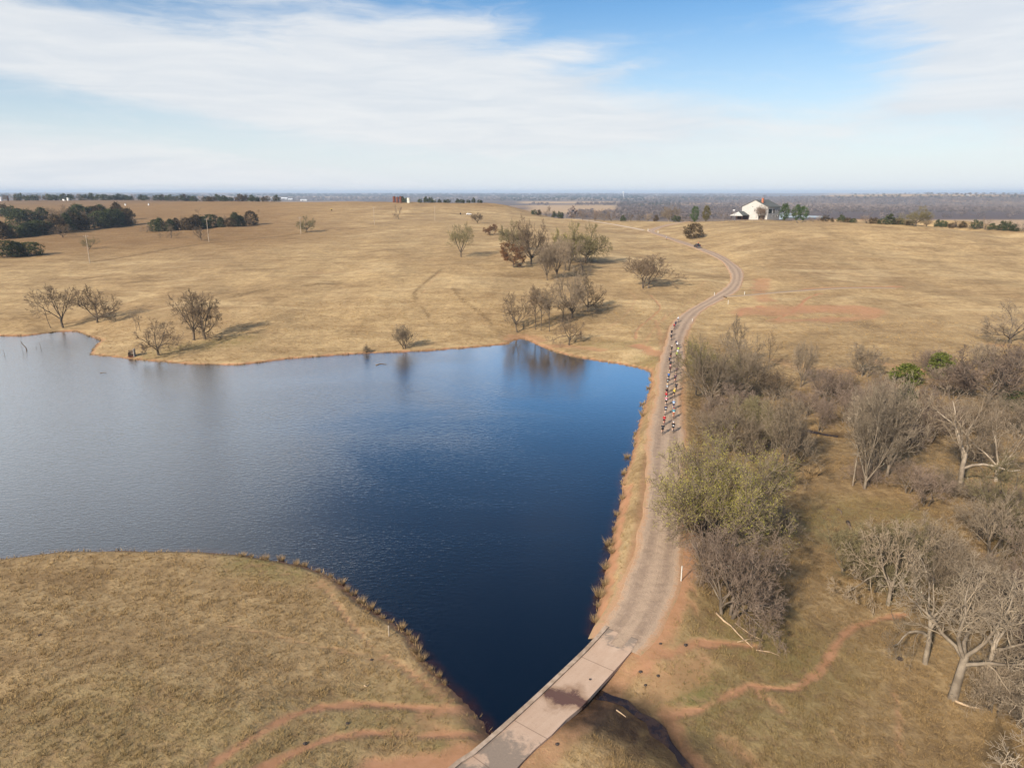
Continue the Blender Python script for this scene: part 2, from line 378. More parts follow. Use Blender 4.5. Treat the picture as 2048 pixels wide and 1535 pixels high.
def height(P):
    P = np.asarray(P, float).reshape(-1, 2); z = base_z(P)
    d = lake_dist(P)
    m = d < 24
    if m.any():
        dd = d[m]
        zs = np.where(dd < 0, WL-0.06+np.maximum(dd*0.30, -2.6), WL-0.06+0.40*sstep(dd, 0, 0.8)+0.035*dd)
        w = sstep(dd, 0.6, 18); zl = z[m]; zl = zl+(np.maximum(zl, WL+0.3)-zl)*(1-sstep(dd, 5, 14)); z[m] = zs*(1-w)+zl*w
    for line, hw, cut in ((branch_w, 1.9, 0.12), (branch_e, 1.3, 0.10), (road, 2.3, 0.14)):
        m = (P[:,0] > line[:,0].min()-8) & (P[:,0] < line[:,0].max()+8) & (P[:,1] > line[:,1].min()-8) & (P[:,1] < line[:,1].max()+8)
        if m.any():
            q = P[m]; best = np.full(len(q), 1e9); zr = np.zeros(len(q))
            ln = line[::2] if len(line) > 60 else line
            for i in range(len(ln)-1):
                a, b = ln[i,:2], ln[i+1,:2]; ab = b-a; t = np.clip(((q-a)@ab)/(ab@ab+1e-9), 0, 1)
                dd = np.hypot(q[:,0]-a[0]-t*ab[0], q[:,1]-a[1]-t*ab[1]); k = dd < best
                best[k] = dd[k]; zr[k] = (ln[i,2]+t*(ln[i+1,2]-ln[i,2]))[k]
            w = (1-sstep(best, hw+0.2, hw+5.0))*sstep(d[m], 0.2, 2.2)
            z[m] = z[m]*(1-w)+(zr-cut*(1-sstep(best, hw-0.3, hw+0.9)))*w
    for line, hw, dep, flat in ((stream, 1.6, 0.85, -1.42), (creek, 1.6, 0.7, None)):
        m = (P[:,0] > line[:,0].min()-7) & (P[:,0] < line[:,0].max()+7) & (P[:,1] > line[:,1].min()-7) & (P[:,1] < line[:,1].max()+7) & (d > 1.0)
        if m.any():
            dd = seg_dist(P[m], line); w = 1-sstep(dd, hw*0.35, hw+(4.0 if flat else 1.6))
            z[m] = z[m]-dep*w if flat is None else z[m]*(1-w)+np.minimum(z[m], flat)*w
    return z
# ------------------------------------------------------------------ ground sheet
ys = list(np.arange(-80, 24, 6.5))+list(np.arange(24, 128, 0.62)); yy = 128.0
while yy < 700: ys.append(yy); yy *= 1.0085
while yy < 26000: ys.append(yy); yy *= 1.027
xs = list(np.arange(0, 50, 0.62)); xx, st = 50.0, 0.62
while xx < 23000: xs.append(xx); st = 0.62+0.015*(xx-50) if xx < 500 else st*1.04; xx += st
xs = np.array([-v for v in xs[:0:-1]]+xs); ys = np.array(ys)
GX, GY = np.meshgrid(xs, ys); P = np.column_stack((GX.ravel(), GY.ravel()))
Z = height(P); nx, ny = len(xs), len(ys)

ZG = Z.reshape(ny, nx)
def hfast(P):
    """height of the sheet itself (bilinear in its own grid)"""
    P = np.asarray(P, float).reshape(-1, 2)
    i = np.clip(np.searchsorted(xs, P[:,0])-1, 0, nx-2); j = np.clip(np.searchsorted(ys, P[:,1])-1, 0, ny-2)
    u = np.clip((P[:,0]-xs[i])/(xs[i+1]-xs[i]), 0, 1); v = np.clip((P[:,1]-ys[j])/(ys[j+1]-ys[j]), 0, 1)
    return (ZG[j,i]*(1-u)+ZG[j,i+1]*u)*(1-v)+(ZG[j+1,i]*(1-u)+ZG[j+1,i+1]*u)*v
def ground(px, py, far=9000.0, near=30.0):
    """first point of the land in that direction"""
    d = ray(px, py); h = math.hypot(d[0], d[1])
    t = near*np.exp(np.linspace(0, math.log(far/near), 900))/h
    dz = CAMZ+t*d[2]-hfast(np.outer(t, d[:2])); k = int(np.argmax(dz < 0))
    if dz[k] >= 0: k = len(t)-1
    k = max(k, 1); q = dz[k-1]/(dz[k-1]-dz[k]+1e-9); tt = t[k-1]+(t[k]-t[k-1])*min(max(q, 0), 1)
    p = d*tt; return np.array((p[0], p[1], hfast(p[None,:2])[0]))
def ground_near(px, py, maxd, near=30.0):
    """like ground(), but a point just over a skyline falls back to the crest itself"""
    for k in range(40):
        g = ground(px, py+0.4*k, 20000, near)
        if math.hypot(g[0], g[1]) < maxd: return g
    return g
def hz(x, y): return float(hfast(np.array([[x, y]]))[0])
idx = np.arange(nx*ny).reshape(ny, nx)
quads = np.column_stack((idx[:-1,:-1].ravel(), idx[:-1,1:].ravel(), idx[1:,1:].ravel(), idx[1:,:-1].ravel()))
# wear of the land: r bare red dirt, g rust-brown grass, b green, a leaf litter plus shade painted on the near ground
N = len(P); dirt = np.zeros(N); rust = np.zeros(N); green = np.zeros(N); litter_shade = np.zeros(N); wet = np.zeros(N)
R = np.hypot(P[:,0], P[:,1])
def stroke(arr, px_pts, width, amp, soft=0.6):
    """paint a trail or patch along a line traced in the photograph, on the land itself"""
    line = np.array([ground_near(px, py, 1500)[:2] for px, py in px_pts])
    if arr is dirt and width < 3: width = max(width*0.7, 0.75); soft = 0.85
    if len(line) > 2: line = catmull([np.array((*q, 0)) for q in line], max(width, 1.5))[:, :2]
    mg = width+soft*width+2
    m = (P[:,0] > line[:,0].min()-mg) & (P[:,0] < line[:,0].max()+mg) & (P[:,1] > line[:,1].min()-mg) & (P[:,1] < line[:,1].max()+mg)
    if not m.any(): return
    d = seg_dist(P[m], line) if len(line) > 1 else np.hypot(*(P[m]-line[0]).T)
    d = np.maximum(0, d+width*(0.28*smooth_noise(P[m,0], P[m,1], 4.0*max(1, width/2), 41)+0.22*smooth_noise(P[m,0], P[m,1], 1.6*max(1, width/2), 42)))
    v = amp*(1-sstep(d, width*(1-soft)*0.5, width*(1+soft)*0.6)); arr[m] = np.maximum(arr[m], v)
for w, a, L in ((1.1,.8,((1330,1432),(1390,1420),(1440,1400),(1500,1370),(1560,1378),(1605,1370),(1650,1325),(1680,1280),(1705,1255),(1760,1237),(1810,1228))),
    (1.6,.8,((1330,1310),(1395,1285),(1470,1287),(1510,1292))),(0.7,.55,((1790,1380),(1800,1440),(1795,1480),(1815,1540))),(0.8,.45,((1655,1460),(1690,1495),(1740,1530))),
    (1.6,.6,((1500,1375),(1540,1400),(1560,1420))),(0.9,.9,((1262,970),(1252,1010),(1240,1060),(1233,1087),(1226,1140),(1213,1195),(1203,1244),(1208,1272))),
    (2.6,.75,((1378,1060),(1372,1140),(1350,1220),(1320,1290),(1280,1340))),(1.2,.6,((1385,1130),(1388,1180),(1392,1230))),(2.5,.5,((1320,1310),(1310,1370),(1330,1430))),
    (2.2,.7,((1330,1430),(1370,1500),(1420,1560))),(2.5,.6,((1440,1480),(1500,1520),(1540,1560))),(3,.55,((1300,1400),(1350,1350),(1400,1320))),(0.8,.85,((410,1540),(480,1490),(560,1442),(640,1414),(760,1408),(870,1420),(975,1432))),(1.0,.9,((520,1540),(640,1482),(720,1466),(820,1466),(960,1474))),
    (1.1,.62,((640,1160),(690,1230),(740,1290),(800,1330),(870,1385),(930,1432),(970,1475))),(0.6,.5,((450,1250),(560,1275),(680,1300),(780,1325))),(3.0,.8,((760,1545),(860,1530),(940,1520))),
    (2.2,.55,((840,1440),(900,1470),(950,1500))),(1.4,.5,((620,1170),(660,1180))),
    (11,.68,((1500,622),(1570,622),(1640,618),(1720,622))),(6,.65,((1560,640),(1650,640),(1740,632))),(1.6,.9,((1478,632),(1490,618),(1530,610))),(1.8,.9,((1550,640),(1590,620),(1612,598),(1640,586))),
    (6,.6,((1525,560),(1520,580),(1530,600))),(4,.65,((1610,578),(1700,574),(1800,573))),(2,.35,((1800,573),(1900,578),(2048,582))),(1.6,.4,((1540,655),(1640,645),(1740,625),(1860,600))),
    (1.2,.7,((1300,589),(1320,614),(1307,631),(1276,657),(1270,680))),(1.0,.55,((1412,558),(1395,580),(1381,602),(1346,624),(1310,655),(1290,690))),(1.0,.5,((1344,589),(1348,604),(1317,646),(1296,672),(1285,692),(1330,712))),
    (3.2,.75,((1275,690),(1300,700),(1330,715))),(2.0,.6,((1310,640),(1318,660),(1322,690))),(5,.6,((1020,680),(1045,670),(1075,682))),(4,.6,((1090,690),(1140,692),(1200,700))),(2,.4,((860,690),(940,684),(1020,676))),
    (1.0,.5,((700,690),(780,692))),(4,.45,((620,544),(680,545))),(1.2,.45,((880,540),(850,580),(830,590))),(1.0,.35,((870,545),(830,580))),(1.4,.5,((220,644),(250,642))),
    (4,.5,((1740,720),(1800,735),(1860,745))),(6,.45,((1560,720),(1620,740),(1700,745))),(5,.5,((1990,690),(2040,695))),(3,.35,((1460,800),(1480,860),(1500,900))),
    (1.0,.4,((1225,880),(1300,890))),(2.0,.45,((1262,585),(1270,600),(1240,640),(1200,660)))):
    stroke(dirt, L, w, a)
# a bare red strip on both shoulders of the dam road
dR = np.full(N, 99.0); near = (P[:,1] > 20) & (P[:,1] < 560) & (abs(P[:,0]) < 130)
dR[near] = seg_dist(P[near], road[::2, :2])
dirt = np.maximum(dirt, (1-sstep(dR, 2.4, 4.4))*np.where(P[:,1] < 200, .62, .25))
for w, a, L in ((6,.7,((1165,1410),(1215,1428),(1280,1460),(1340,1515),(1420,1600))),): stroke(litter_shade, L, w, a)
for w, a, L in ((4.6,1.0,((1170,1405),(1215,1425),(1275,1455),(1335,1510),(1420,1600))),(1.8,.7,((1560,850),(1650,868),(1760,875),(1870,882)))): stroke(wet, L, w, a)
for w, a, L in ((3.5,.8,((1385,1400),(1395,1360))),(4,.45,((1340,1480),(1420,1440))),(7,.5,((1480,1270),(1560,1290))),(3,.6,((880,1500),(940,1450))),(5,.4,((700,1440),(860,1400))),(4,.55,((500,1120),(580,1140))),
    (9,.35,((1500,1420),(1620,1350),(1560,1290))),(6,.4,((1580,1050),(1680,1020),(1800,1035))),(8,.45,((320,705),(400,690),(470,680))),(7,.35,((1200,690),(1270,690))),(10,.25,((200,1450),(500,1500))),(5,.4,((1290,715),(1320,760)))):
    stroke(green, L, w, a, 0.9)
for w, a, L in ((2.2,1.0,((185,524),(280,508),(376,492),(480,480),(581,470),(640,463),(720,456),(800,449))),(3,1.0,((157,559),(180,556),(202,553))),(4,.9,((472,592),(500,585),(533,580))),(2.5,.9,((608,571),(640,568),(680,566))),(2,.8,((250,566),(300,562),(340,560))),
    (1.2,.8,((880,540),(850,565),(830,583),(832,600))),(1.2,.7,((905,575),(925,600),(960,625),(985,650))),(1.0,.7,((842,612),(860,635))),(5,.6,((60,640),(30,632))),(6,.5,((390,430),(440,428),(520,438))),(8,.5,((820,428),(880,427),(930,428))),(5,.6,((1900,690),(1980,700),(2048,705)))):
    stroke(litter_shade, L, w, a, 0.7)
for w, a, L in ((16,.85,((1440,700),(1420,780),(1450,860),(1450,950))),(14,.8,((1450,950),(1440,1050),(1450,1130),(1480,1200))),(22,.6,((1600,840),(1750,800),(1900,800),(2048,820))),(12,.75,((1700,930),(1860,930),(2040,950))),
    (12,.7,((1950,1050),(2040,1150),(2000,1350))),(10,.65,((1800,1150),(1880,1300))),(8,.8,((1960,1390),(2060,1420))),(6,.75,((1580,1400),(1650,1450),(1720,1500))),(5,.7,((1480,1330),(1540,1370))),(20,.5,((1040,560),(1100,540),(1160,520))),
    (16,.45,((1090,650),(1140,630),(1180,620))),(8,.4,((20,650),(40,630))),(10,.35,((450,585),(530,580)))):
    stroke(litter_shade, L, w, a, 0.9)
bear = np.degrees(np.arctan2(P[:,0], P[:,1]))
_o = np.argsort(road[:320,1]); rx = np.interp(P[:,1], road[:320,1][_o], road[:320,0][_o])
litter_shade = np.maximum(litter_shade, 0.78*sstep(P[:,0]-rx, 5, 13)*(1-sstep(P[:,1], 140, 190))*(P[:,1] > 10))      # brown thatch under the creek wood
litter_shade = np.maximum(litter_shade, 0.30*(1-sstep(R, 75, 140))*(P[:,0] < rx))  # near ground darkened: shade among the grass stalks painted into the colour
rust = np.clip((1-sstep(bear, -22, -7))*sstep(P[:,1]-0.25*P[:,0], 330, 460)*(1-sstep(R, 1800, 2600)), 0, 1)*0.95
rust = np.maximum(rust, 0.6*sstep(R, 640, 760)*(1-sstep(bear, 1, 6))*(1-sstep(R, 1500, 2000)))
ld_ = lake_dist(P); rim = (1-sstep(ld_, 0.3, 1.6))*(ld_ > -3)
dirt = np.maximum(dirt, rim*0.75); dirt = np.maximum(dirt, (ld_ < 0)*0.9)
wet = np.maximum(wet, (1-sstep(ld_, 0.0, 0.35))*0.75)
fgd = np.exp(-((P[:,0]+5)/14)**2-((P[:,1]-44)/9)**2)*0.35; dirt = np.maximum(dirt, fgd)
rut = np.clip(dirt-0.3, 0, 1)*(dR > 3.2)*(ld_ > 1.5)*(R < 260); Z = Z-0.07*rut*(0.6+0.4*smooth_noise(P[:,0], P[:,1], 1.7, 31)); ZG[:] = Z.reshape(ny, nx)
fm = (R > 520) & (P[:,1] > 100); qy = P[fm,1]*cp-(Z[fm]-CAMZ)*sp; fpx = CX+F*P[fm,0]/qy; fpy = CY-F*(P[fm,1]*sp+(Z[fm]-CAMZ)*cp)/qy; tanf = np.zeros(N); marsh = np.zeros(N)
for arr, x0, x1, y0, y1 in ((tanf,1640,2300,439,456),(tanf,1650,1990,384.2,393),(tanf,1040,1238,402.5,407),(tanf,1060,1235,410,426),(tanf,600,760,391.5,394),(tanf,1480,1660,426,433),(marsh,1590,2300,425,438.5)):
    e_ = 0.12*(y1-y0)+0.3; arr[fm] = np.maximum(arr[fm], sstep(fpy, y0-e_, y0+e_)*(1-sstep(fpy, y1-e_, y1+e_))*sstep(fpx, x0-15, x0+15)*(1-sstep(fpx, x1-15, x1+15)))
me = raw_mesh('ground', np.column_stack((P, Z)), quads, True)
for nm, cols in (('wear', (dirt, rust, green, litter_shade)), ('damp', (wet, sstep(R, 900, 1700), tanf, marsh))):
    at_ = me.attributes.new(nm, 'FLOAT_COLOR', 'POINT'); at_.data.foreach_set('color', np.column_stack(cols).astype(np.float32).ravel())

gm, nt, b = new_mat('dry_grassland', 0.95, 0.08)
pos = nt.pos(); wr = nt.attr('wear'); dm = nt.attr('damp')
d_, r_, g_ = nt.sep(wr['Vector']); l_ = wr['Alpha']; w_, f_, _q = nt.sep(dm['Vector'])
n_big = nt.noise(pos, 0.012, 4, 0.6); n_mid = nt.noise(pos, 0.085, 5, 0.62, 0.4); rp = nt.scaled(pos, 1.0, 1.0, 1.0, 0.62); n_fine = nt.noise(rp, 0.9, 5, 0.65, 0.3); n_tuft = nt.noise(rp, 4.5, 4, 0.7, 0.3)
streak = nt.noise(nt.scaled(pos, 0.05, 0.28, 0.3, math.radians(12)), 1.0, 5, 0.65, 0.8)
mott = nt.m('ADD', nt.m('MULTIPLY', n_mid, 0.45), nt.m('ADD', nt.m('MULTIPLY', streak, 0.35), nt.m('MULTIPLY', n_fine, 0.35)))
c = nt.mix(nt.sstep(mott, 0.38, 0.76), (0.26, 0.168, 0.082), (0.53, 0.375, 0.192))
c = nt.mix(nt.m('MULTIPLY', nt.sstep(n_big, 0.45, 0.68), 0.55), c, (0.27, 0.175, 0.09))
n_pat = nt.noise(nt.scaled(pos, 0.7, 1.5, 1.0, math.radians(-15)), 0.035, 5, 0.65, 0.7)
c = nt.mix(nt.m('MULTIPLY', nt.sstep(n_pat, 0.52, 0.68), 0.55), c, (0.60, 0.44, 0.24))
c = nt.mix(nt.m('MULTIPLY', nt.sstep(n_pat, 0.46, 0.30), 0.45), c, (0.19, 0.125, 0.065))
c = nt.mix(nt.m('MULTIPLY', nt.sstep(n_tuft, 0.46, 0.72), 0.5), c, (0.13, 0.078, 0.032))  # dark gaps: shadow between tufts painted into the grass colour
n_hill = nt.noise(nt.scaled(pos, 1.0, 0.6, 1.0), 0.42, 4, 0.72); hv_ = nt.lin(n_hill, 0.30, 0.70, 0.80, 1.16); c = nt.mix(1.0, c, nt.comb(hv_, hv_, hv_), 'MULTIPLY')
c = nt.mix(nt.m('MULTIPLY', r_, nt.lin(nt.m('ADD', streak, n_fine), 0.75, 1.5, 1.0, 0.45)), c, nt.mix(n_fine, (0.140, 0.075, 0.030), (0.275, 0.158, 0.068)))
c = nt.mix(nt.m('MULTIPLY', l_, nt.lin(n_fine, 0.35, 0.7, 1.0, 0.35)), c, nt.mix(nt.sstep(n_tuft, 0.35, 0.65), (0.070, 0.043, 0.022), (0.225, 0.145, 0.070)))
c = nt.mix(nt.m('MULTIPLY', g_, nt.sstep(n_fine, 0.35, 0.6)), c, nt.mix(n_tuft, (0.075, 0.085, 0.022), (0.20, 0.18, 0.06)))
dn = nt.sstep(nt.m('ADD', d_, nt.m('MULTIPLY', nt.m('SUBTRACT', nt.m('ADD', nt.m('MULTIPLY', n_fine, 0.45), nt.m('ADD', nt.m('MULTIPLY', n_tuft, 0.25), nt.m('MULTIPLY', n_mid, 0.30))), 0.5), 1.25)), 0.26, 0.88)
c = nt.mix(dn, c, nt.mix(n_fine, (0.30, 0.135, 0.065), (0.46, 0.26, 0.15)))
# farmland and woodland floor of the far valley
vor = nt.node('ShaderNodeTexVoronoi'); nt.put(vor.inputs['Vector'], nt.scaled(pos, 1.0, 0.7, 1.0, 0.2)); vor.inputs['Scale'].default_value = 0.0013
vr, vg, vb = nt.sep(vor.outputs['Color'])
fc = nt.mix(nt.sstep(vr, 0.35, 0.75), (0.145, 0.105, 0.085), (0.34, 0.22, 0.125)); fc = nt.mix(nt.m('MULTIPLY', nt.sstep(nt.noise(pos, 0.004, 5, 0.6), 0.42, 0.6), 0.75), fc, (0.10, 0.078, 0.07))
c = nt.mix(f_, c, fc); c = nt.mix(_q, c, nt.mix(n_big, (0.36, 0.235, 0.125), (0.50, 0.34, 0.19))); c = nt.mix(dm['Alpha'], c, (0.105, 0.074, 0.066))
c = nt.mix(nt.m('MULTIPLY', w_, nt.lin(n_fine, 0.3, 0.7, 1.0, 0.75)), c, (0.030, 0.019, 0.013))
nt.put(b.inputs['Base Color'], c); nt.put(b.inputs['Roughness'], nt.lin(w_, 0, 1, 0.95, 0.35))
hgt = nt.m('ADD', nt.m('MULTIPLY', n_fine, 0.7), nt.m('MULTIPLY', n_tuft, 0.35))
hgt = nt.m('ADD', hgt, nt.m('MULTIPLY', mott, 1.1))
bump(nt, b, nt.m('MULTIPLY', hgt, nt.lin(dn, 0, 1, 1.0, 0.4)), 0.6, 0.3)
GROUND = tag(link('ground', me, gm), kind='structure')

# ------------------------------------------------------------------ lake and river
# water sheet as a grid so that depth can be stored in it
lx = np.arange(-230, 60, 1.0); ly = np.arange(34, 232, 1.0); LX, LY = np.meshgrid(lx, ly); LP = np.column_stack((LX.ravel(), LY.ravel()))
li = np.arange(len(LP)).reshape(len(ly), len(lx)); lq = np.column_stack((li[:-1,:-1].ravel(), li[:-1,1:].ravel(), li[1:,1:].ravel(), li[1:,:-1].ravel()))
lds = lake_dist(LP); keep = (lds[lq] < 2.5).any(1)
qa, qb = at(942, 1523, -0.8)[:2], at(1212, 1268, -0.8)[:2]; ctr = LP[lq].mean(1); ab = qb-qa
side = ((ctr-qa)[:,0]*ab[1]-(ctr-qa)[:,1]*ab[0])/np.linalg.norm(ab); keep &= ~((side > 1.2) & (ctr[:,1] < 62) & (ctr[:,0] > -12))
lq = lq[keep]; used, inv = np.unique(lq, return_inverse=True); lq = inv.reshape(-1, 4)
lm = raw_mesh('lake', np.column_stack((LP[used], np.full(len(used), WL))), lq)
at_ = lm.attributes.new('depth', 'FLOAT', 'POINT'); at_.data.foreach_set('value', np.maximum(-lds[used], 0).astype(np.float32))
wm, nt, b = new_mat('lake_water', 0.9, 0.0)
pos = nt.pos(); dep = nt.attr('depth')['Fac']; px_, py_, pz_ = nt.sep(pos)
# shallow water shows the red clay, deep water is near black; the mirror grows towards grazing looks
c = nt.mix(nt.sstep(nt.m('ADD', dep, nt.m('MULTIPLY', nt.noise(pos, 0.7, 3), 1.5)), 0.4, 1.9), (0.034, 0.011, 0.007), (0.0012, 0.0048, 0.0125))
nt.put(b.inputs['Base Color'], c)
wind = nt.sstep(nt.m('ADD', nt.m('MULTIPLY', px_, -0.011), nt.m('MULTIPLY', nt.noise(nt.scaled(pos, 1, 1.6, 1), 0.02, 3, 0.5, 1.0), 1.0)), 0.25, 1.2)
nw = nt.noise(nt.scaled(pos, 1.0, 1.9, 1.0, math.radians(-20)), 1.5, 3, 0.55, 0.5); nw2 = nt.noise(nt.scaled(pos, 1.0, 1.7, 1.0, math.radians(25)), 5.0, 2, 0.5)
hh = nt.m('MULTIPLY', nt.m('ADD', nt.m('MULTIPLY', nw, 0.6), nt.m('MULTIPLY', nw2, 0.25)), nt.lin(wind, 0, 1, 0.20, 1.0))
bn = nt.node('ShaderNodeBump'); bn.inputs['Strength'].default_value = 0.45; bn.inputs['Distance'].default_value = 0.24; nt.put(bn.inputs['Height'], hh)
gl_ = nt.node('ShaderNodeBsdfGlossy'); nt.put(gl_.inputs['Roughness'], nt.lin(wind, 0, 1, 0.04, 0.12)); nt.l.new(bn.outputs[0], gl_.inputs['Normal'])
fr_n = nt.node('ShaderNodeFresnel'); fr_n.inputs['IOR'].default_value = 1.333; nt.l.new(bn.outputs[0], fr_n.inputs['Normal'])
mx = nt.node('ShaderNodeMixShader'); nt.put(mx.inputs[0], nt.m('MULTIPLY', nt.m('POWER', fr_n.outputs[0], 1.55), 10.5, clamp=True)); nt.l.new(b.outputs[0], mx.inputs[1]); nt.l.new(gl_.outputs[0], mx.inputs[2])
nt.l.new(mx.outputs[0], nt.n['Material Output'].inputs['Surface'])
tag(link('lake', lm, wm), kind='structure')
rm, nt, b = new_mat('river_water', 0.12, 0.5); b.inputs['Base Color'].default_value = (0.10, 0.11, 0.12, 1)
# the river in the valley: two reaches seen beyond the house
for pl in (((1553,431),(1600,428.5),(1655,429.5),(1668,431.5),(1600,432.5)), ((1540,426),(1572,423),(1590,426),(1568,435),(1545,436))):
    q = [away(px, (CAMZ+15.2)/math.tan(PITCH+math.atan((py-CY)/F)), 0) for px, py in pl]
    mb = MB(); mb.poly([(p[0], p[1], max(hz(p[0], p[1]), -30)+1.2) for p in q], tuple(range(len(q)))); tag(mb.build('river', rm), kind='structure')

# ------------------------------------------------------------------ roads
def road_strip(name, line, hw, mat, wob=0.12, lift=0.02, seed=1):
    rs = np.random.RandomState(seed); prof = np.array((-1.22,-1.0,-0.8,-0.5,-0.25,0,0.25,0.5,0.8,1.0,1.22)); dz = np.array((-0.34,-0.03,0.0,0.01,0.03,0.045,0.03,0.01,0.0,-0.03,-0.34))+lift
    v = []; uv = []; acc = 0; n = len(line); k = len(prof)
    for i in range(n):
        t = line[min(i+1, n-1)]-line[max(i-1, 0)]; t = t[:2]/np.linalg.norm(t[:2]); nr = np.array((t[1], -t[0]))
        if i: acc += np.linalg.norm((line[i]-line[i-1])[:2])
        w = hw*(0.80+0.20*min(1, acc/9) if name == 'gravel_road' else 1)*(1+wob*math.sin(acc*0.13+seed)+0.05*math.sin(acc*0.71))
        for p_, z_ in zip(prof, dz):
            j = rs.uniform(-0.14, 0.14) if abs(p_) > 0.9 else 0
            q = line[i,:2]+nr*(p_*w+j); v.append((q[0], q[1], line[i,2]+z_)); uv.append((p_, acc))
    f = [(i*k+j, i*k+j+1, (i+1)*k+j+1, (i+1)*k+j) for i in range(n-1) for j in range(k-1)]
    me = raw_mesh(name, v, f, True)
    a = me.attributes.new('lane', 'FLOAT_VECTOR', 'POINT'); a.data.foreach_set('vector', np.array([(u, s, 0) for u, s in uv], np.float32).ravel())
    return tag(link(name, me, mat), kind='structure')
def gravel(name, c_track, c_mid, c_edge, c_dirt):
    m, nt, b = new_mat(name, 0.95, 0.1); pos = nt.pos(); u, s, _ = nt.sep(nt.attr('lane')['Vector'])
    along = nt.noise(nt.comb(nt.m('MULTIPLY', u, 7.0), nt.m('MULTIPLY', s, 0.07), 0.0), 1.0, 6, 0.68); rp = nt.scaled(pos, 1.0, 1.0, 1.0, 0.62); grit = nt.noise(rp, 6.0, 5, 0.7, 0.5); pat = nt.noise(pos, 0.35, 4, 0.6, 0.5)
    uw = nt.m('ADD', u, nt.m('MULTIPLY', nt.m('SUBTRACT', along, 0.5), 0.55))
    au = nt.m('ABSOLUTE', uw); trk = nt.m('SUBTRACT', 1.0, nt.sstep(nt.m('ABSOLUTE', nt.m('SUBTRACT', au, 0.40)), 0.03, 0.34))
    c = nt.mix(trk, nt.mix(grit, c_mid, tuple(v*1.3 for v in c_mid)), nt.mix(grit, c_track, tuple(v*1.25 for v in c_track)))
    c = nt.mix(nt.sstep(nt.m('ADD', au, nt.m('MULTIPLY', nt.m('SUBTRACT', pat, 0.5), 0.7)), 0.66, 0.95), c, c_edge)
    lump = nt.noise(rp, 1.3, 5, 0.65, 0.6)
    c = nt.mix(nt.m('MULTIPLY', nt.sstep(lump, 0.45, 0.7), 0.45), c, tuple(v*1.35 for v in c_mid))
    c = nt.mix(nt.m('MULTIPLY', nt.sstep(lump, 0.5, 0.3), 0.35), c, tuple(v*0.75 for v in c_track))
    c = nt.mix(nt.sstep(nt.m('ADD', au, nt.m('MULTIPLY', nt.m('SUBTRACT', nt.m('ADD', nt.m('MULTIPLY', grit, 0.4), nt.m('MULTIPLY', lump, 0.6)), 0.5), 1.2)), 0.72, 1.0), c, c_dirt)
    c = nt.mix(nt.sstep(nt.m('ADD', au, nt.m('MULTIPLY', nt.m('SUBTRACT', lump, 0.5), 1.1)), 1.0, 1.2), c, (0.36, 0.25, 0.135))
    c = nt.mix(nt.m('MULTIPLY', nt.sstep(grit, 0.62, 0.8), 0.4), c, (0.13, 0.10, 0.08))
    nt.put(b.inputs['Base Color'], c); bump(nt, b, nt.m('ADD', grit, nt.m('ADD', along, lump)), 0.7, 0.08); return m
GRAVEL = gravel('gravel_road', (0.265, 0.190, 0.136), (0.352, 0.255, 0.180), (0.49, 0.345, 0.235), (0.43, 0.255, 0.148))
PALE_GRAVEL = gravel('pale_gravel', (0.42, 0.33, 0.25), (0.46, 0.36, 0.27), (0.47, 0.36, 0.25), (0.42, 0.30, 0.19))
FARM_TRACK = gravel('farm_track', (0.25, 0.19, 0.145), (0.30, 0.22, 0.15), (0.36, 0.25, 0.15), (0.38, 0.27, 0.15))
road_strip('gravel_road', road[int(np.argmin(np.hypot(*(road[:,:2]-at(1243, 1280, -0.7)[:2]).T))):], 2.45, GRAVEL)
_i0 = int(np.argmin(np.hypot(*(road[:,:2]-at(905, 1600, -0.6)[:2]).T))); road_strip('near_road', road[:_i0+2], 2.2, GRAVEL, 0.1, 0.02, 4)
road_strip('side_road', branch_w, 1.9, PALE_GRAVEL, 0.06, 0.03, 2)
road_strip('farm_track', branch_e, 1.25, FARM_TRACK, 0.1, 0.03, 3)

# ------------------------------------------------------------------ trees
def bark(name, c1, c2, vary=0.26): return speckle(name, c1, c2, 9.0, 0.95, 0.1, vary)
M = {}
M['bark_grey'] = bark('bark_grey', (0.085,0.066,0.050), (0.17,0.135,0.10))
M['bark_pale'] = bark('bark_pale', (0.17,0.135,0.10), (0.30,0.245,0.185))
M['twig_brown'] = bark('twig_brown', (0.125,0.088,0.056), (0.215,0.158,0.105))
M['twig_grey'] = bark('twig_grey', (0.20,0.150,0.100), (0.30,0.235,0.165))
M['twig_pale'] = bark('twig_pale', (0.21,0.162,0.112), (0.33,0.265,0.19))
M['twig_mauve'] = bark('twig_mauve', (0.185,0.132,0.096), (0.275,0.205,0.155))
M['twig_olive'] = bark('twig_olive', (0.152,0.124,0.066), (0.248,0.206,0.108))
M['bud'] = speckle('spring_buds', (0.28,0.255,0.04), (0.39,0.345,0.07), 6, 0.7, 0.2, 0.1)
M['bud_dull'] = speckle('dull_buds', (0.18,0.165,0.06), (0.26,0.23,0.09), 6, 0.8, 0.2, 0.1)
M['dead_leaf'] = speckle('dead_oak_leaves', (0.095,0.046,0.022), (0.20,0.10,0.045), 8, 0.9, 0.1, 0.1)
M['cedar'] = speckle('cedar_foliage', (0.027,0.038,0.017), (0.083,0.090,0.034), 7, 0.9, 0.1, 0.25)
M['cedar_bright'] = speckle('bright_cedar_foliage', (0.062,0.078,0.012), (0.135,0.148,0.028), 7, 0.8, 0.15, 0.15)
M['cedar_rust'] = speckle('rusty_cedar_foliage', (0.045,0.033,0.016), (0.105,0.068,0.032), 7, 0.9, 0.1, 0.2)
M['pine'] = speckle('pine_needles', (0.028,0.052,0.014), (0.075,0.105,0.030), 7, 0.85, 0.15, 0.15)
M['pine_olive'] = speckle('olive_needles', (0.085,0.072,0.028), (0.15,0.125,0.05), 7, 0.9, 0.1, 0.1)

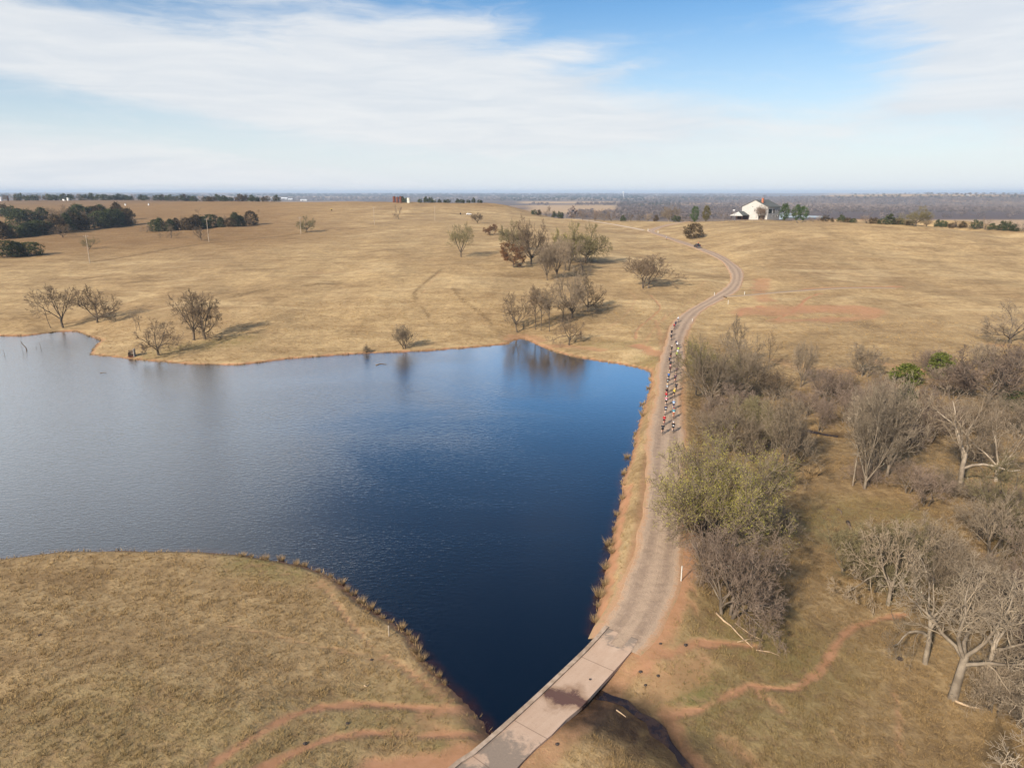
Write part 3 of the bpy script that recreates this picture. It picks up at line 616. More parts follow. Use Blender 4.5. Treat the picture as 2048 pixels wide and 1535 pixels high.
def prisms(segs, sides):
    """segs (n,8): p0 p1 r0 r1 -> tapered prisms, one per piece of branch"""
    s = np.asarray(segs, float); p0, p1, r0, r1 = s[:,0:3], s[:,3:6], s[:,6], s[:,7]
    d = p1-p0; L = np.linalg.norm(d, axis=1)[:,None]+1e-9; d = d/L
    ref = np.where(abs(d[:,2:3]) < 0.9, np.array([[0,0,1.0]]), np.array([[1.0,0,0]]))
    a = np.cross(d, ref); a /= np.linalg.norm(a, axis=1)[:,None]+1e-9; b = np.cross(d, a)
    p1 = p1+d*(r1*0.6)[:,None]
    n = len(s); V = np.empty((n, 2*sides, 3))
    for k in range(sides):
        t = 2*math.pi*k/sides; w = a*math.cos(t)+b*math.sin(t)
        V[:,k] = p0+w*r0[:,None]; V[:,sides+k] = p1+w*r1[:,None]
    base = (np.arange(n)*2*sides)[:,None]
    q = np.concatenate([base+np.array([[k, (k+1)%sides, sides+(k+1)%sides, sides+k]]) for k in range(sides)])
    return V.reshape(-1, 3), q
def gen_tree(seed, rmin=0.0015, n4=2, trunk=0.22, limbs=6, spread=52, kids=(7,7,6,6), gnarl=0.22, up=0.25, r0=0.026, stems=1, lean=(0,0), ratio=(0.62,0.52,0.5,0.5), shoot=0.0):
    rnd = random.Random(seed); segs = []; tips = []
    def grow(p, d, L, r, lvl, rend):
        n = (6, 6, 4, 3, n4)[min(lvl, 4)]; pts_ = [p.copy()]; dirs = [d.copy()]
        for i in range(n):
            w = Vector((rnd.gauss(0,1), rnd.gauss(0,1), rnd.gauss(0,1)))*gnarl*(0.35 if lvl == 0 else 1.0)*(0.8 if lvl == 1 else 1)
            d = (d+w*0.8+Vector((0,0,up*(0.25 if lvl else 0.4)))).normalized(); pts_.append(pts_[-1]+d*(L/n)); dirs.append(d.copy())
        for i in range(n):
            ra = r+(rend-r)*i/n; rb = r+(rend-r)*(i+1)/n
            segs.append((*pts_[i], *pts_[i+1], ra, rb, lvl))
        if lvl >= 4: tips.append((pts_[-1].copy(), d.copy())); return
        m = limbs if lvl == 0 else kids[lvl-1]; m = max(2, int(round(m*rnd.uniform(0.8, 1.25)))); az0 = rnd.uniform(0, 6.28)
        for k in range(m):
            lo = 0.55 if lvl == 0 else 0.25
            t = lo+(1-lo)*(k+rnd.random()*0.8)/m if lvl else 1.0-0.45*rnd.random()*(k > 1)
            t = min(t, 0.999); i = int(t*n); q = pts_[i].lerp(pts_[i+1], t*n-i); dd = dirs[i+1]
            ang = math.radians(rnd.uniform(0.45, 1.15)*spread if lvl == 0 else rnd.uniform(26, 58))
            o1 = dd.orthogonal().normalized(); az = az0+k*2.4+rnd.uniform(-0.4, 0.4)
            o1 = (Matrix.Rotation(az, 3, dd)@o1)
            nd = (dd*math.cos(ang)+o1*math.sin(ang)).normalized()
            if shoot: nd = (nd+Vector((0,0,shoot))).normalized()
            rl = r+(rend-r)*t; fr = ratio[min(lvl, 3)]
            nl = (rnd.uniform(0.72, 1.05)*(1-trunk) if lvl == 0 else L*fr*rnd.uniform(0.75, 1.25)*(1.15-0.55*t))
            nr = min(rl*(0.62 if lvl == 0 else 0.66), r*0.7); grow(q, nd, nl, nr, lvl+1, max(nr*0.30, 0.0009))
    for s_ in range(stems):
        a = 6.283*s_/max(stems,1)+rnd.random(); off = 0.0 if stems == 1 else 0.05+0.05*rnd.random()
        d0 = Vector((lean[0]+(0.35*math.cos(a) if stems > 1 else 0), lean[1]+(0.35*math.sin(a) if stems > 1 else 0), 1)).normalized()
        grow(Vector((off*math.cos(a), off*math.sin(a), -0.03)), d0, trunk*1.25*rnd.uniform(0.85, 1.15), r0*(1 if stems == 1 else 0.62), 0, r0*(0.72 if stems == 1 else 0.5))
    S = np.array(segs); top = max(np.percentile(S[:,5], 98), 1e-3); rad = np.percentile(np.hypot(S[:,3], S[:,4]), 91)
    sz, sx = 1.0/top, 0.5/rad
    for c in (0, 1, 3, 4): S[:,c] *= sx
    S[:,2] *= sz; S[:,5] *= sz; S[:,6:8] = np.maximum(S[:,6:8], rmin)
    T = np.array([(t.x*sx, t.y*sx, t.z*sz) for t, _ in tips])
    return S, T
def leaf_tris(C, n_per, jit, size, rs):
    c = np.repeat(C, n_per, 0)+rs.normal(0, jit, (len(C)*n_per, 3)); m = len(c)
    a = rs.normal(0, 1, (m,3)); a /= np.linalg.norm(a, axis=1)[:,None]; b = rs.normal(0, 1, (m,3)); s = size*rs.uniform(0.6, 1.4, (m,1))
    b = np.cross(a, b); b /= np.linalg.norm(b, axis=1)[:,None]+1e-9
    V = np.stack((c-a*s, c+a*s*0.6+b*s*0.75, c+a*s*0.6-b*s*0.75), 1).reshape(-1, 3)
    return V, np.arange(3*m).reshape(-1, 3)
TREES = {}
NEAR_TOO = ('oak_a','oak_b','round_a','vase_a','multi_a','multi_b','shrub_a','shrub_b'); NEAR_ONLY = ('bush_willow','bush_fine','gnarled','spread_pale','spread_pale_b')
def variant(key, bud=None, rmin=None, **kw):
    if rmin is None:
        if key in NEAR_TOO: variant(key+'_n', bud, 0.0015, **kw)      # finer twigs for trees seen from near
        rmin = 0.0015 if key in NEAR_ONLY else 0.0021
        kw['n4'] = 3 if key in NEAR_ONLY and key != 'bush_willow' else 2
    kw['rmin'] = rmin; S, T = gen_tree(**kw); rs = np.random.RandomState(kw['seed'])
    tv, tf = prisms(S[S[:,8] < 2], 6); cv, cf = prisms(S[S[:,8] >= 2], 3)
    d = {'trunk': raw_mesh('trunk', tv, tf), 'crown': raw_mesh('crown', cv, cf)}
    for k in d: d[k].materials.append(M['bark_grey'])
    if bud:
        n, jit, size = bud
        if kw['seed'] == 14: T = T[(np.random.RandomState(2).rand(len(T)) < 0.22+0.6*(T[:,2] > 0.5))]
        lv, lf = leaf_tris(T, n, jit, size, rs); d['leaves'] = raw_mesh('leaves', lv, lf); d['leaves'].materials.append(M['bud'])
    TREES[key] = d
variant('oak_a', seed=1); variant('oak_b', seed=2, limbs=7, spread=60, gnarl=0.27); variant('oak_c', seed=3, limbs=5, spread=66, up=0.15, gnarl=0.30)
variant('oak_lean', seed=4, lean=(0.35,0), limbs=6, spread=58); variant('round_a', seed=5, trunk=0.16, limbs=9, spread=75, kids=(8,7,6,6), gnarl=0.2)
variant('vase_a', seed=6, trunk=0.14, limbs=8, spread=38, up=0.35, gnarl=0.12, kids=(8,7,6,5)); variant('vase_b', seed=7, trunk=0.18, limbs=7, spread=44, up=0.3, gnarl=0.14)
variant('tall_a', seed=8, trunk=0.42, limbs=6, spread=36, up=0.3, gnarl=0.16, r0=0.02); variant('tall_b', seed=9, trunk=0.5, limbs=6, spread=32, up=0.35, gnarl=0.14, r0=0.018)
variant('multi_a', seed=10, stems=4, trunk=0.2, limbs=4, spread=46, kids=(6,6,5,5)); variant('multi_b', seed=11, stems=3, trunk=0.22, limbs=4, spread=50, gnarl=0.25)
variant('shrub_a', seed=12, stems=7, trunk=0.10, limbs=3, spread=55, kids=(6,5,5,4), r0=0.022); variant('shrub_b', seed=13, stems=6, trunk=0.12, limbs=4, spread=64, kids=(6,5,5,4), gnarl=0.3, r0=0.02)
variant('bush_willow', seed=14, stems=7, trunk=0.13, limbs=4, spread=58, kids=(8,6,5,4), gnarl=0.16, up=0.22, r0=0.02, bud=(6, 0.014, 0.0033))
variant('bush_fine', seed=15, stems=3, trunk=0.20, limbs=6, spread=70, kids=(8,7,5,4), gnarl=0.30, up=0.1, r0=0.03)
variant('vase_bud', seed=16, trunk=0.2, limbs=8, spread=48, up=0.32, gnarl=0.12, kids=(8,7,6,6), bud=(2, 0.012, 0.005))
variant('round_bud', seed=17, trunk=0.22, limbs=8, spread=66, kids=(8,7,6,6), up=0.2, bud=(2, 0.012, 0.005))
variant('oak_leafy', seed=18, trunk=0.2, limbs=8, spread=70, kids=(6,5,5,4), bud=(5, 0.02, 0.018))
variant('gnarled', seed=19, trunk=0.3, limbs=5, spread=62, gnarl=0.34, up=0.22, r0=0.030, kids=(6,6,5,5)); variant('spread_pale', seed=20, trunk=0.3, limbs=5, spread=58, gnarl=0.28, r0=0.032, kids=(8,7,6,6), up=0.2)
variant('spread_pale_b', seed=21, trunk=0.34, limbs=5, spread=50, gnarl=0.26, r0=0.026, kids=(8,7,6,6)); variant('slender', seed=22, trunk=0.35, limbs=4, spread=40, kids=(5,4,4,3), r0=0.014)
variant('slender_lean', seed=23, trunk=0.5, limbs=3, spread=40, kids=(4,4,4,3), r0=0.013, lean=(-0.4,0.1), gnarl=0.3)
variant('far_a', seed=24, trunk=0.2, limbs=6, spread=62, kids=(6,5,4,3)); variant('far_b', seed=25, trunk=0.12, limbs=7, spread=70, kids=(6,5,4,3))
def conifer(key, seed, clumps, per, prof, csize, lsize, trunk_r=0.02):
    rs = np.random.RandomState(seed); C = []
    lump = [(rs.uniform(0, 6.28), rs.uniform(0.1, 0.95), rs.uniform(-0.35, 0.35)) for _ in range(7)]
    while len(C) < clumps:
        h = rs.uniform(0.03, 1.0); a = rs.uniform(0, 6.28); r = prof(h)
        for la, lh, amp in lump: r *= 1+amp*math.exp(-((h-lh)/0.16)**2)*max(0, math.cos(a-la))
        q = r*math.sqrt(rs.uniform(0.25, 1.0)); C.append((q*math.cos(a), q*math.sin(a), h*(0.97)))
    v, f = leaf_tris(np.array(C), per, csize, lsize, rs)
    v[:,2] = np.maximum(v[:,2], 0.0)
    mb = MB(); mb.tube([(0,0,-0.03),(0.004,0,0.3),(0,0.003,0.9)], [trunk_r, trunk_r*0.8, 0.004], 6)
    TREES[key] = {'trunk': mb.mesh('trunk'), 'crown': raw_mesh('crown', v, f)}
    for k in ('trunk', 'crown'): TREES[key][k].materials.append(M['cedar'])
cone = lambda h: 0.5*(1-h)**0.62*min(1, 0.55+h*3)
dome = lambda h: 0.5*math.sqrt(max(0, 1-((h-0.42)/0.6)**2))
oval = lambda h: 0.0 if h < 0.16 else 0.5*math.sqrt(max(0, 1-((h-0.56)/0.46)**2))
conifer('cedar_a', 31, 190, 16, cone, 0.045, 0.030); conifer('cedar_b', 32, 190, 16, dome, 0.045, 0.030); conifer('cedar_c', 33, 170, 16, lambda h: 0.6*cone(h)+0.4*dome(h), 0.05, 0.032)
conifer('pine_a', 34, 170, 16, oval, 0.05, 0.030, 0.03); conifer('pine_b', 35, 170, 16, lambda h: oval(h)*(1.15-0.35*h), 0.05, 0.03, 0.03)
conifer('far_cedar_a', 36, 70, 12, cone, 0.07, 0.05); conifer('far_cedar_b', 37, 70, 12, dome, 0.07, 0.055)
MATS = {'oak': ('bark_grey','twig_brown'), 'grey': ('bark_grey','twig_grey'), 'pale': ('bark_pale','twig_pale'), 'mauve': ('bark_grey','twig_mauve'), 'olive': ('bark_grey','twig_olive','bud_dull'),
        'yellow': ('bark_grey','twig_grey','bud'), 'green': ('bark_grey','twig_olive','bud'), 'leafy': ('bark_grey','twig_brown','dead_leaf'), 'cedar': ('bark_grey','cedar'), 'bright': ('bark_grey','cedar_bright'), 'rusty': ('bark_grey','cedar_rust'),
        'pine': ('bark_grey','pine'), 'polive': ('bark_grey','pine_olive'), 'palegrey': ('bark_pale','twig_grey')}
trnd = random.Random(77)
def set_mat(o, m):
    o.material_slots[0].link = 'OBJECT'; o.material_slots[0].material = m
def plant(name, key, mats, base, h, w, label, cat, group=None, rz=None, ground_pt=None, w2=None):
    """one tree: an Empty at its foot with trunk, crown and any leaves"""
    g = ground_pt if ground_pt is not None else base
    e = empty(name, g, trnd.uniform(0, 6.28) if rz is None else rz, (w, w2 or w, h))
    for part, mk in zip(('trunk', 'crown', 'leaves'), MATS[mats]):
        if part in TREES[key]: set_mat(link(part, TREES[key][part], (), e), M[mk])
    return tag(e, label, cat, group)
def tree_px(name, key, mats, bx, by, ty, wpx, label, cat='tree', group=None, rz=None, hmul=1.0, maxd=1750):
    """foot at photo pixel (bx, by), top at row ty, crown wpx pixels wide"""
    g = ground_near(bx, by, 560 if bx > 1400 else 800 if bx > 640 else maxd); d = math.hypot(g[0], g[1])
    lo, hi = 0.2, 60.0
    for _ in range(30):
        mid = (lo+hi)/2
        if proj((g[0], g[1], g[2]+mid))[1] > ty: lo = mid
        else: hi = mid
    if d < 150 and key+'_n' in TREES: key += '_n'
    dist = np.linalg.norm(g-np.array((0,0,CAMZ))); h = lo*hmul; w = wpx*dist/F
    return plant(name, key, mats, g, h, w, label, cat, group, rz)
S_ = 'trees on the far shore of the lake'
for a in (
 ('bare_tree','oak_a','oak',126,655,572,74,'tall bare oak at the far-left water edge, its trunk mirrored in the lake','tree',S_),
 ('sapling','slender_lean','grey',102,656,579,42,'thin crooked bare sapling leaning left of the lone oak at the water edge','sapling',S_,0.0),
 ('bare_tree','far_a','oak',160,613,575,34,'small dark bare tree standing between and behind the two far-left oaks','tree',S_),
 ('bare_tree','oak_b','oak',195,645,574,76,'broad bare tree on grass above the small bay of the lake','tree',S_),
 ('bare_tree','slender','grey',280,661,611,34,'slight bare tree, the shorter right stem of the small pair above the point','tree',S_),
 ('bare_tree','slender','grey',272,667,622,22,'thin bare sapling, left stem of the small pair above the point','sapling',S_),
 ('bare_tree','oak_c','oak',317,710,644,86,'low spreading bare tree on the grassy point beside the wooden blind','tree',S_),
 ('bare_tree','oak_a','oak',388,680,587,84,'left one of the two large bare oaks standing close together above the point','tree',S_,2.1),
 ('bare_tree','oak_b','oak',410,678,586,92,'right one of the two large bare oaks standing close together above the point','tree',S_,0.7),
 ('shrub','shrub_a','grey',809,697,651,46,'sparse bare shrub at the water edge of the far bank','shrub',S_),
 ('shrub','shrub_b','grey',733,705,690,16,'tiny bare shrub on the far bank near the sparse larger shrub','shrub',S_),
 ('bare_tree','oak_lean','oak',1035,664,587,74,'bare tree leaning left beside the notch of the far shore','tree',S_,3.2),
 ('bare_tree','tall_a','oak',1071,659,572,44,'slender upright bare tree, first of the row right of the shore notch','tree',S_),
 ('bare_tree','tall_b','oak',1082,661,570,46,'slender upright bare tree, second of the row right of the shore notch','tree',S_),
 ('bare_tree','tall_a','grey',1099,663,579,48,'slender upright bare tree, third of the row right of the shore notch','tree',S_),
 ('bare_tree','oak_c','oak',1138,690,634,68,'low spreading bare tree nearest the water right of the shore notch','tree',S_),
 ('bare_tree','round_a','grey',1144,636,545,84,'large dense grey bare tree at the middle of the grove above the notch','tree',S_),
 ('bare_tree','tall_b','grey',1125,642,592,52,'bare tree left of and below the dense grey tree in the grove','tree',S_),
 ('bare_tree','oak_b','oak',1175,623,552,66,'bare tree at the right edge of the grove above the notch','tree',S_),
 ): tree_px(*a)
U_ = 'trees on the pasture slope'
for a in (
 ('budding_tree','vase_bud','olive',922,514,450,54,'lone budding yellow-green tree with fan-shaped crown on the slope','tree',U_),
 ('brown_leaved_tree','oak_leafy','leafy',980,470,450,27,'small round tree with brown dead leaves above the grove','tree',U_),
 ('brown_leaved_tree','oak_leafy','leafy',1027,535,488,50,'dark brown-leaved oak at the lower left of the upper grove','tree',U_),
 ('bare_tree','round_bud','olive',1024,500,445,60,'olive-brown bare tree at the upper left of the upper grove','tree',U_),
 ('bare_tree','round_a','oak',1062,529,444,78,'wide bare tree with a clear trunk behind the brown-leaved oak','tree',U_),
 ('bare_tree','far_a','mauve',1040,515,478,48,'bare tree filling the gap behind the dark brown-leaved oak','tree',U_),
 ('bare_tree','vase_a','grey',1094,560,490,46,'bare tree at the lowest foot of the upper grove','tree',U_),
 ('bare_tree','vase_b','grey',1114,556,480,58,'grey bare tree second from the lowest foot of the upper grove','tree',U_),
 ('bare_tree','multi_a','grey',1134,541,478,60,'grey many-stemmed bare tree in front of the big olive tree','tree',U_),
 ('budding_tree','round_bud','green',1140,526,450,80,'left half of the big olive-green budding pair in the upper grove','tree',U_),
 ('budding_tree','round_bud','olive',1172,527,452,86,'right half of the big olive-green budding pair in the upper grove','tree',U_,1.3),
 ('bare_tree','far_a','grey',1165,545,508,34,'small grey bare tree under the big olive pair on the right','tree',U_),
 ('bare_tree','multi_b','oak',1288,576,511,100,'wide many-stemmed bare tree alone left of the road bend','tree',U_),
 ('bare_tree','vase_b','oak',955,447,427,26,'small V-shaped bare tree beside the white car','tree',U_),
 ('bare_tree','far_a','oak',797,438,411,24,'lone bare tree on the skyline field below the rusty tanks','tree',U_),
 ('bare_tree','round_bud','olive',614,464,434,36,'round bare tree beside the third power pole','tree',U_),
 ('bare_tree','far_b','oak',126,475,449,36,'round bare tree in front of the long dark cedar belt','tree',U_),
 ('bare_tree','oak_lean','green',178,498,475,38,'small budding tree leaning right beside the nearest power pole','tree',U_,0.0),
 ('bare_tree','far_a','oak',342,476,450,32,'bare tree in front of the left end of the cedar clump','tree',U_),
 ('bare_tree','slender','oak',320,480,464,13,'thin small bare tree left of the cedar clump front tree','tree',U_),
 ('bare_tree','far_b','oak',402,480,451,34,'dense round bare tree beside the second power pole','tree',U_),
 ('bare_tree','slender','oak',398,430,416,13,'small bare tree alone in the brown field above the cedar clump','tree',U_),
 ('bare_tree','slender','oak',518,428,418,8,'tiny bare tree in the field right of the cedar clump','tree',U_),
 ('bare_tree','slender','grey',267,453,432,12,'thin bare tree at the right end of the long cedar belt','tree',U_),
 ('shrub','far_b','mauve',294,465,451,24,'grey bare shrub left of the cedar clump','shrub',U_),
 ('cedar_tree','cedar_b','rusty',1387,477,447,38,'lone dark olive cedar on the slope above the utility vehicle','tree',U_),
 ('bare_tree','oak_b','grey',2020,687,609,92,'bare spreading tree alone at the right edge of the pasture','tree',U_),
 ): tree_px(*a)
H_ = 'trees around the white house'
for a in (
 ('pine_tree','pine_a','pine',1389,440,413,16,'dark green pine at the end of the drive left of the house','tree',H_),
 ('conifer_tree','pine_b','polive',1412,440,411,17,'yellowish conifer second from the drive left of the house','tree',H_),
 ('pine_tree','pine_b','pine',1568,436,407,19,'tallest green pine just right of the white house','tree',H_),
 ('pine_tree','pine_a','pine',1592,434,410,17,'middle of the three green pines right of the house','tree',H_),
 ('pine_tree','pine_a','pine',1606,437,413,18,'outermost of the three green pines right of the house','tree',H_,2.0),
 ('bare_tree','vase_a','mauve',1522,439,411,22,'pinkish bare tree in front of the house gable','tree',H_),
 ('bare_tree','slender','grey',1439,440,424,10,'small bare yard tree by the fence, nearest the conifers','tree',H_),
 ('bare_tree','slender','grey',1450,440,427,9,'small bare yard tree by the fence, middle of three','tree',H_),
 ('bare_tree','slender','mauve',1466,440,424,12,'small bare yard tree by the fence, nearest the porch','tree',H_),
 ): tree_px(*a)
R_ = 'trees in the creek wood below the dam'
for a in (
 ('bare_tree','slender','oak',1535,737,657,50,'slim bare tree on the pasture edge left in the creek wood','tree',R_),
 ('bare_tree','vase_b','grey',1601,774,687,50,'slim fan-shaped bare tree on bare ground above the creek','tree',R_),
 ('bare_tree','multi_b','palegrey',1729,753,693,72,'twisted pale bare tree left of the two green cedars','tree',R_),
 ('cedar_tree','cedar_c','bright',1812,766,728,60,'wide bright green cedar, left of two in the creek wood','tree',R_),
 ('cedar_tree','cedar_b','bright',1878,755,706,42,'bright green cedar, taller one on the right of two in the creek wood','tree',R_),
 ('cedar_tree','cedar_b','cedar',2033,820,784,46,'dark green cedar cut by the right edge of the view','tree',R_),
 ('cedar_tree','cedar_a','cedar',1803,850,768,64,'tall dark cedar behind the clump of pale leaning trunks','tree',R_),
 ('bare_tree','round_a','mauve',1978,805,696,160,'large dense purplish-brown bare tree at the far right of the wood','tree',R_),
 ('bare_tree','multi_a','mauve',1905,800,735,80,'bare thicket tree between the bright cedar and the purplish tree','tree',R_),
 ('bare_tree','vase_a','pale',1729,977,775,110,'pale tall trunk in front of the leaning clump','tree',R_),
 ('bare_tree','tall_a','pale',1705,971,800,70,'pale tall trunk at the left of the leaning clump','tree',R_),
 ('bare_tree','vase_b','pale',1752,957,762,100,'pale tall trunk third from left in the leaning clump','tree',R_),
 ('bare_tree','vase_a','pale',1774,952,770,110,'pale tall trunk at the right of the leaning clump','tree',R_,1.9),
 ('bare_tree','gnarled','palegrey',1917,980,790,160,'thick gnarled bare oak with twisted limbs in the open wood','tree',R_),
 ('bare_tree','multi_b','grey',1558,958,780,104,'bare tree with forked trunk behind the yellow-green bush','tree',R_),
 ('bare_tree','round_a','grey',1418,815,686,140,'big grey bare tree overhanging the dam road beside the riders','tree',R_),
 ('budding_tree','vase_bud','green',1392,790,684,76,'yellow-tipped tree at the road edge touching the riders','tree',R_),
 ('bare_tree','oak_b','grey',1473,748,638,84,'grey bare tree behind the big roadside tree','tree',R_),
 ('bare_tree','vase_a','grey',1490,800,690,80,'bare tree right of the big roadside tree','tree',R_),
 ('shrub','shrub_a','grey',1440,905,805,104,'grey bare thicket below the roadside trees','shrub',R_),
 ('shrub','shrub_b','mauve',1420,860,790,70,'purplish bare thicket at the foot of the dam','shrub',R_),
 ('shrub','shrub_b','grey',1498,920,830,74,'bare thicket between the dam and the forked tree','shrub',R_),
 ('budding_bush','bush_willow','yellow',1425,1098,905,242,'huge yellow-green budding bush leaning over the gravel road','bush',R_),
 ('bare_tree','bush_fine','mauve',1458,1232,1062,196,'pale lilac-grey bushy tree with a thick trunk below the dam','tree',R_),
 ('bare_tree','spread_pale','pale',1903,1396,1136,246,'large pale smooth-barked tree with spreading crown at lower right','tree',R_),
 ('bare_tree','spread_pale_b','pale',1968,1384,1150,180,'slimmer pale-trunked tree right behind the large pale one','tree',R_),
 ('bare_tree','gnarled','palegrey',1850,1326,1104,150,'grey trunk tree left behind the large pale one','tree',R_),
 ('bare_tree','oak_c','palegrey',1776,1210,1046,150,'low grey bare tree over the end of the red path','tree',R_),
 ('bare_tree','oak_a','grey',1975,1145,992,140,'dark-trunked bare tree right of the low grey tree','tree',R_),
 ('bare_tree','oak_b','mauve',2045,1290,1060,150,'bare tree at the right edge behind the pale trunks','tree',R_),
 ('bare_tree','spread_pale','pale',2110,1660,1370,320,'silvery branches reaching in at the lower right corner','tree',R_),
 ('bare_tree','oak_a','palegrey',1992,962,826,130,'bare tree on the right behind the gnarled oak','tree',R_),
 ('bare_tree','oak_b','olive',2000,1095,915,150,'olive-grey bare tree on the right below the gnarled oak','tree',R_),
 ('shrub','multi_a','mauve',1640,862,800,56,'purplish shrub at the left end of the creek pool','shrub',R_),
 ('shrub','shrub_b','mauve',1690,845,775,80,'wide purplish shrub above the creek pool','shrub',R_),
 ('shrub','shrub_a','mauve',1740,835,765,76,'purplish shrub behind the leaning clump','shrub',R_),
 ('shrub','multi_b','mauve',1840,850,770,84,'grey-purple shrub right of the tall dark cedar','shrub',R_),
 ('shrub','shrub_b','mauve',1660,790,745,58,'low bare shrub below the twisted pale tree','shrub',R_),
 ('shrub','shrub_a','mauve',1760,795,752,60,'low bare shrub left of the wide bright cedar','shrub',R_),
 ('shrub','shrub_b','grey',1590,905,850,60,'grey shrub at the left bank of the creek','shrub',R_),
 ('shrub','shrub_a','oak',1412,1150,1085,62,'russet-brown thicket at the dam foot below the yellow-green bush','shrub',R_),
 ('shrub','shrub_b','mauve',1730,965,915,70,'low brush around the feet of the leaning clump','shrub',R_),
 ('shrub','shrub_b','grey',1890,985,935,70,'low brush beside the gnarled oak','shrub',R_),
 ('shrub','shrub_a','grey',1955,925,870,80,'bare brush behind the gnarled oak','shrub',R_),
 ): tree_px(*a)

def scrub(pts_, where, keys, mats, sz):
    rs_ = random.Random(len(pts_)*7+1)
    for i, (px, py) in enumerate(pts_):
        hp = rs_.uniform(*sz); tree_px('shrub', rs_.choice(keys), rs_.choice(mats), px, py, py-hp, hp*rs_.uniform(1.0, 1.6), f'bare leafless shrub, {ordw(i+1)} from the left {where}', 'shrub', 'scrub '+where)
SK = ('shrub_a','shrub_b','multi_a','multi_b')
scrub([(1545,800),(1610,830),(1655,818),(1700,800),(1738,870),(1775,880),(1815,895),(1858,880),(1895,860),(1930,850),(1965,880),(2005,860),(2040,880)], 'along the creek banks', SK, ('mauve','grey','oak'), (48,80))
scrub([(1410,760),(1450,790),(1475,850),(1500,875),(1535,900),(1560,870)], 'below the dam behind roadside trees', SK, ('grey','olive','mauve'), (60,90))
scrub([(1400,960),(1480,970),(1540,985),(1400,1050),(1560,1075)], 'around the huge yellow-green bush', SK, ('grey','oak','olive'), (50,80))
scrub([(1700,1150),(1745,1180),(1800,1165),(1845,1150),(1890,1180),(1930,1215),(1965,1080),(2000,1200),(2035,1100)], 'in the thicket above the pale trees', SK, ('grey','mauve','olive'), (70,130))
scrub([(1870,745),(1925,760),(1960,740),(2010,770),(2045,740)], 'behind the bright cedars', SK, ('mauve','mauve','grey'), (36,60))
scrub([(1815,985),(1850,1010),(1950,1010),(2010,1020)], 'around the gnarled oak', SK, ('grey','mauve'), (45,75))
scrub([(1985,1420),(2020,1400),(2045,1450)], 'behind the corner branches', SK, ('grey','oak'), (60,100))
# rows of cedars and scrub that make the skylines
def row(items, where, group, cat='tree'):
    """items: (px, base row, top row, width px, key, mats, kind word); labelled by their place in the row"""
    items = sorted(items, key=lambda q: q[0])
    for i, (px, by, ty, w, key, mats, kind) in enumerate(items):
        adj = {'cedar':'dark green cedar','rusty':'brownish cedar','oak':'bare brown tree','mauve':'bare purplish tree','grey':'bare grey tree','olive':'bare olive tree','pine':'green pine'}[mats]
        tree_px('cedar_tree' if 'cedar' in key else 'bare_tree', key, mats, px, by, ty, w, f'{adj}, {ordw(i+1)} from the left in {where}', cat, group)
r2 = random.Random(5)
def cedar_or(px, by, h, w, p_bare=0.3, far=True):
    bare = r2.random() < p_bare
    key = r2.choice(('far_a','far_b')) if bare else r2.choice(('far_cedar_a','far_cedar_b') if far else ('cedar_a','cedar_a','cedar_c','cedar_b'))
    mats = r2.choice(('oak','mauve','grey')) if bare else r2.choice(('cedar','cedar','cedar','rusty'))
    return (px, by, by-h, w, key, mats, '')
# long belt at far left: front and back rows
row([cedar_or(px+r2.uniform(-3,3), np.interp(px, (0,265), (478,449))+r2.uniform(-1,1), r2.uniform(24,38), r2.uniform(28,42), 0.15, False) for px in range(4, 262, 11)], 'the front row of the long cedar belt', 'long cedar belt at the far left')
row([cedar_or(px+r2.uniform(-3,3), np.interp(px, (40,230), (452,440)), r2.uniform(26,36), r2.uniform(30,44), 0.4, False) for px in range(40, 240, 15)], 'the back row of the long cedar belt', 'long cedar belt at the far left')
row([cedar_or(px, 433+r2.uniform(-1,1), h, w, 0.0) for px, h, w in ((4,24,26),(20,22,24),(34,16,16))], 'the small clump behind the cedar belt', 'small cedar clump at the far left')
row([(14,514,481,46,'cedar_b','cedar',''),(36,513,484,36,'cedar_c','cedar',''),(63,511,484,38,'cedar_b','cedar','')], 'the nearest cedar group at the left edge', 'nearest cedar group')
row([cedar_or(px+r2.uniform(-2,2), np.interp(px, (310,512), (463,450))+r2.uniform(-1,1), r2.uniform(18,29), r2.uniform(22,32), 0.2, False) for px in range(312, 512, 10)], 'the cedar clump in mid field', 'cedar clump in mid field')
# behind the edge of the plateau
row([cedar_or(px, np.interp(px, (1060,1110,1200,1380), (426,433,441,441))+2, h, w, pb) for px, h, w, pb in ((1068,10,12,0),(1078,11,14,0),(1092,12,16,.5),(1108,12,12,0),(1120,13,14,0),(1148,12,12,.5),(1165,20,26,1),(1190,24,34,1),(1208,18,22,1),(1222,22,30,1),(1246,12,14,0),
     (1262,16,22,.8),(1280,15,20,.3),(1296,18,22,.6),(1312,13,14,0),(1352,12,18,.4),(1368,12,16,.6),(1378,10,12,.7))], 'the scrub row along the plateau edge', 'scrub along the plateau edge')
tree_px('bare_tree','round_a','palegrey',1338,443,414,44,'pale grey round bare tree behind the plateau edge','tree','scrub along the plateau edge')
tree_px('bare_tree','far_a','oak',1099,432,412,20,'dark bare tree beside the roadside pole on the plateau','tree','scrub along the plateau edge')
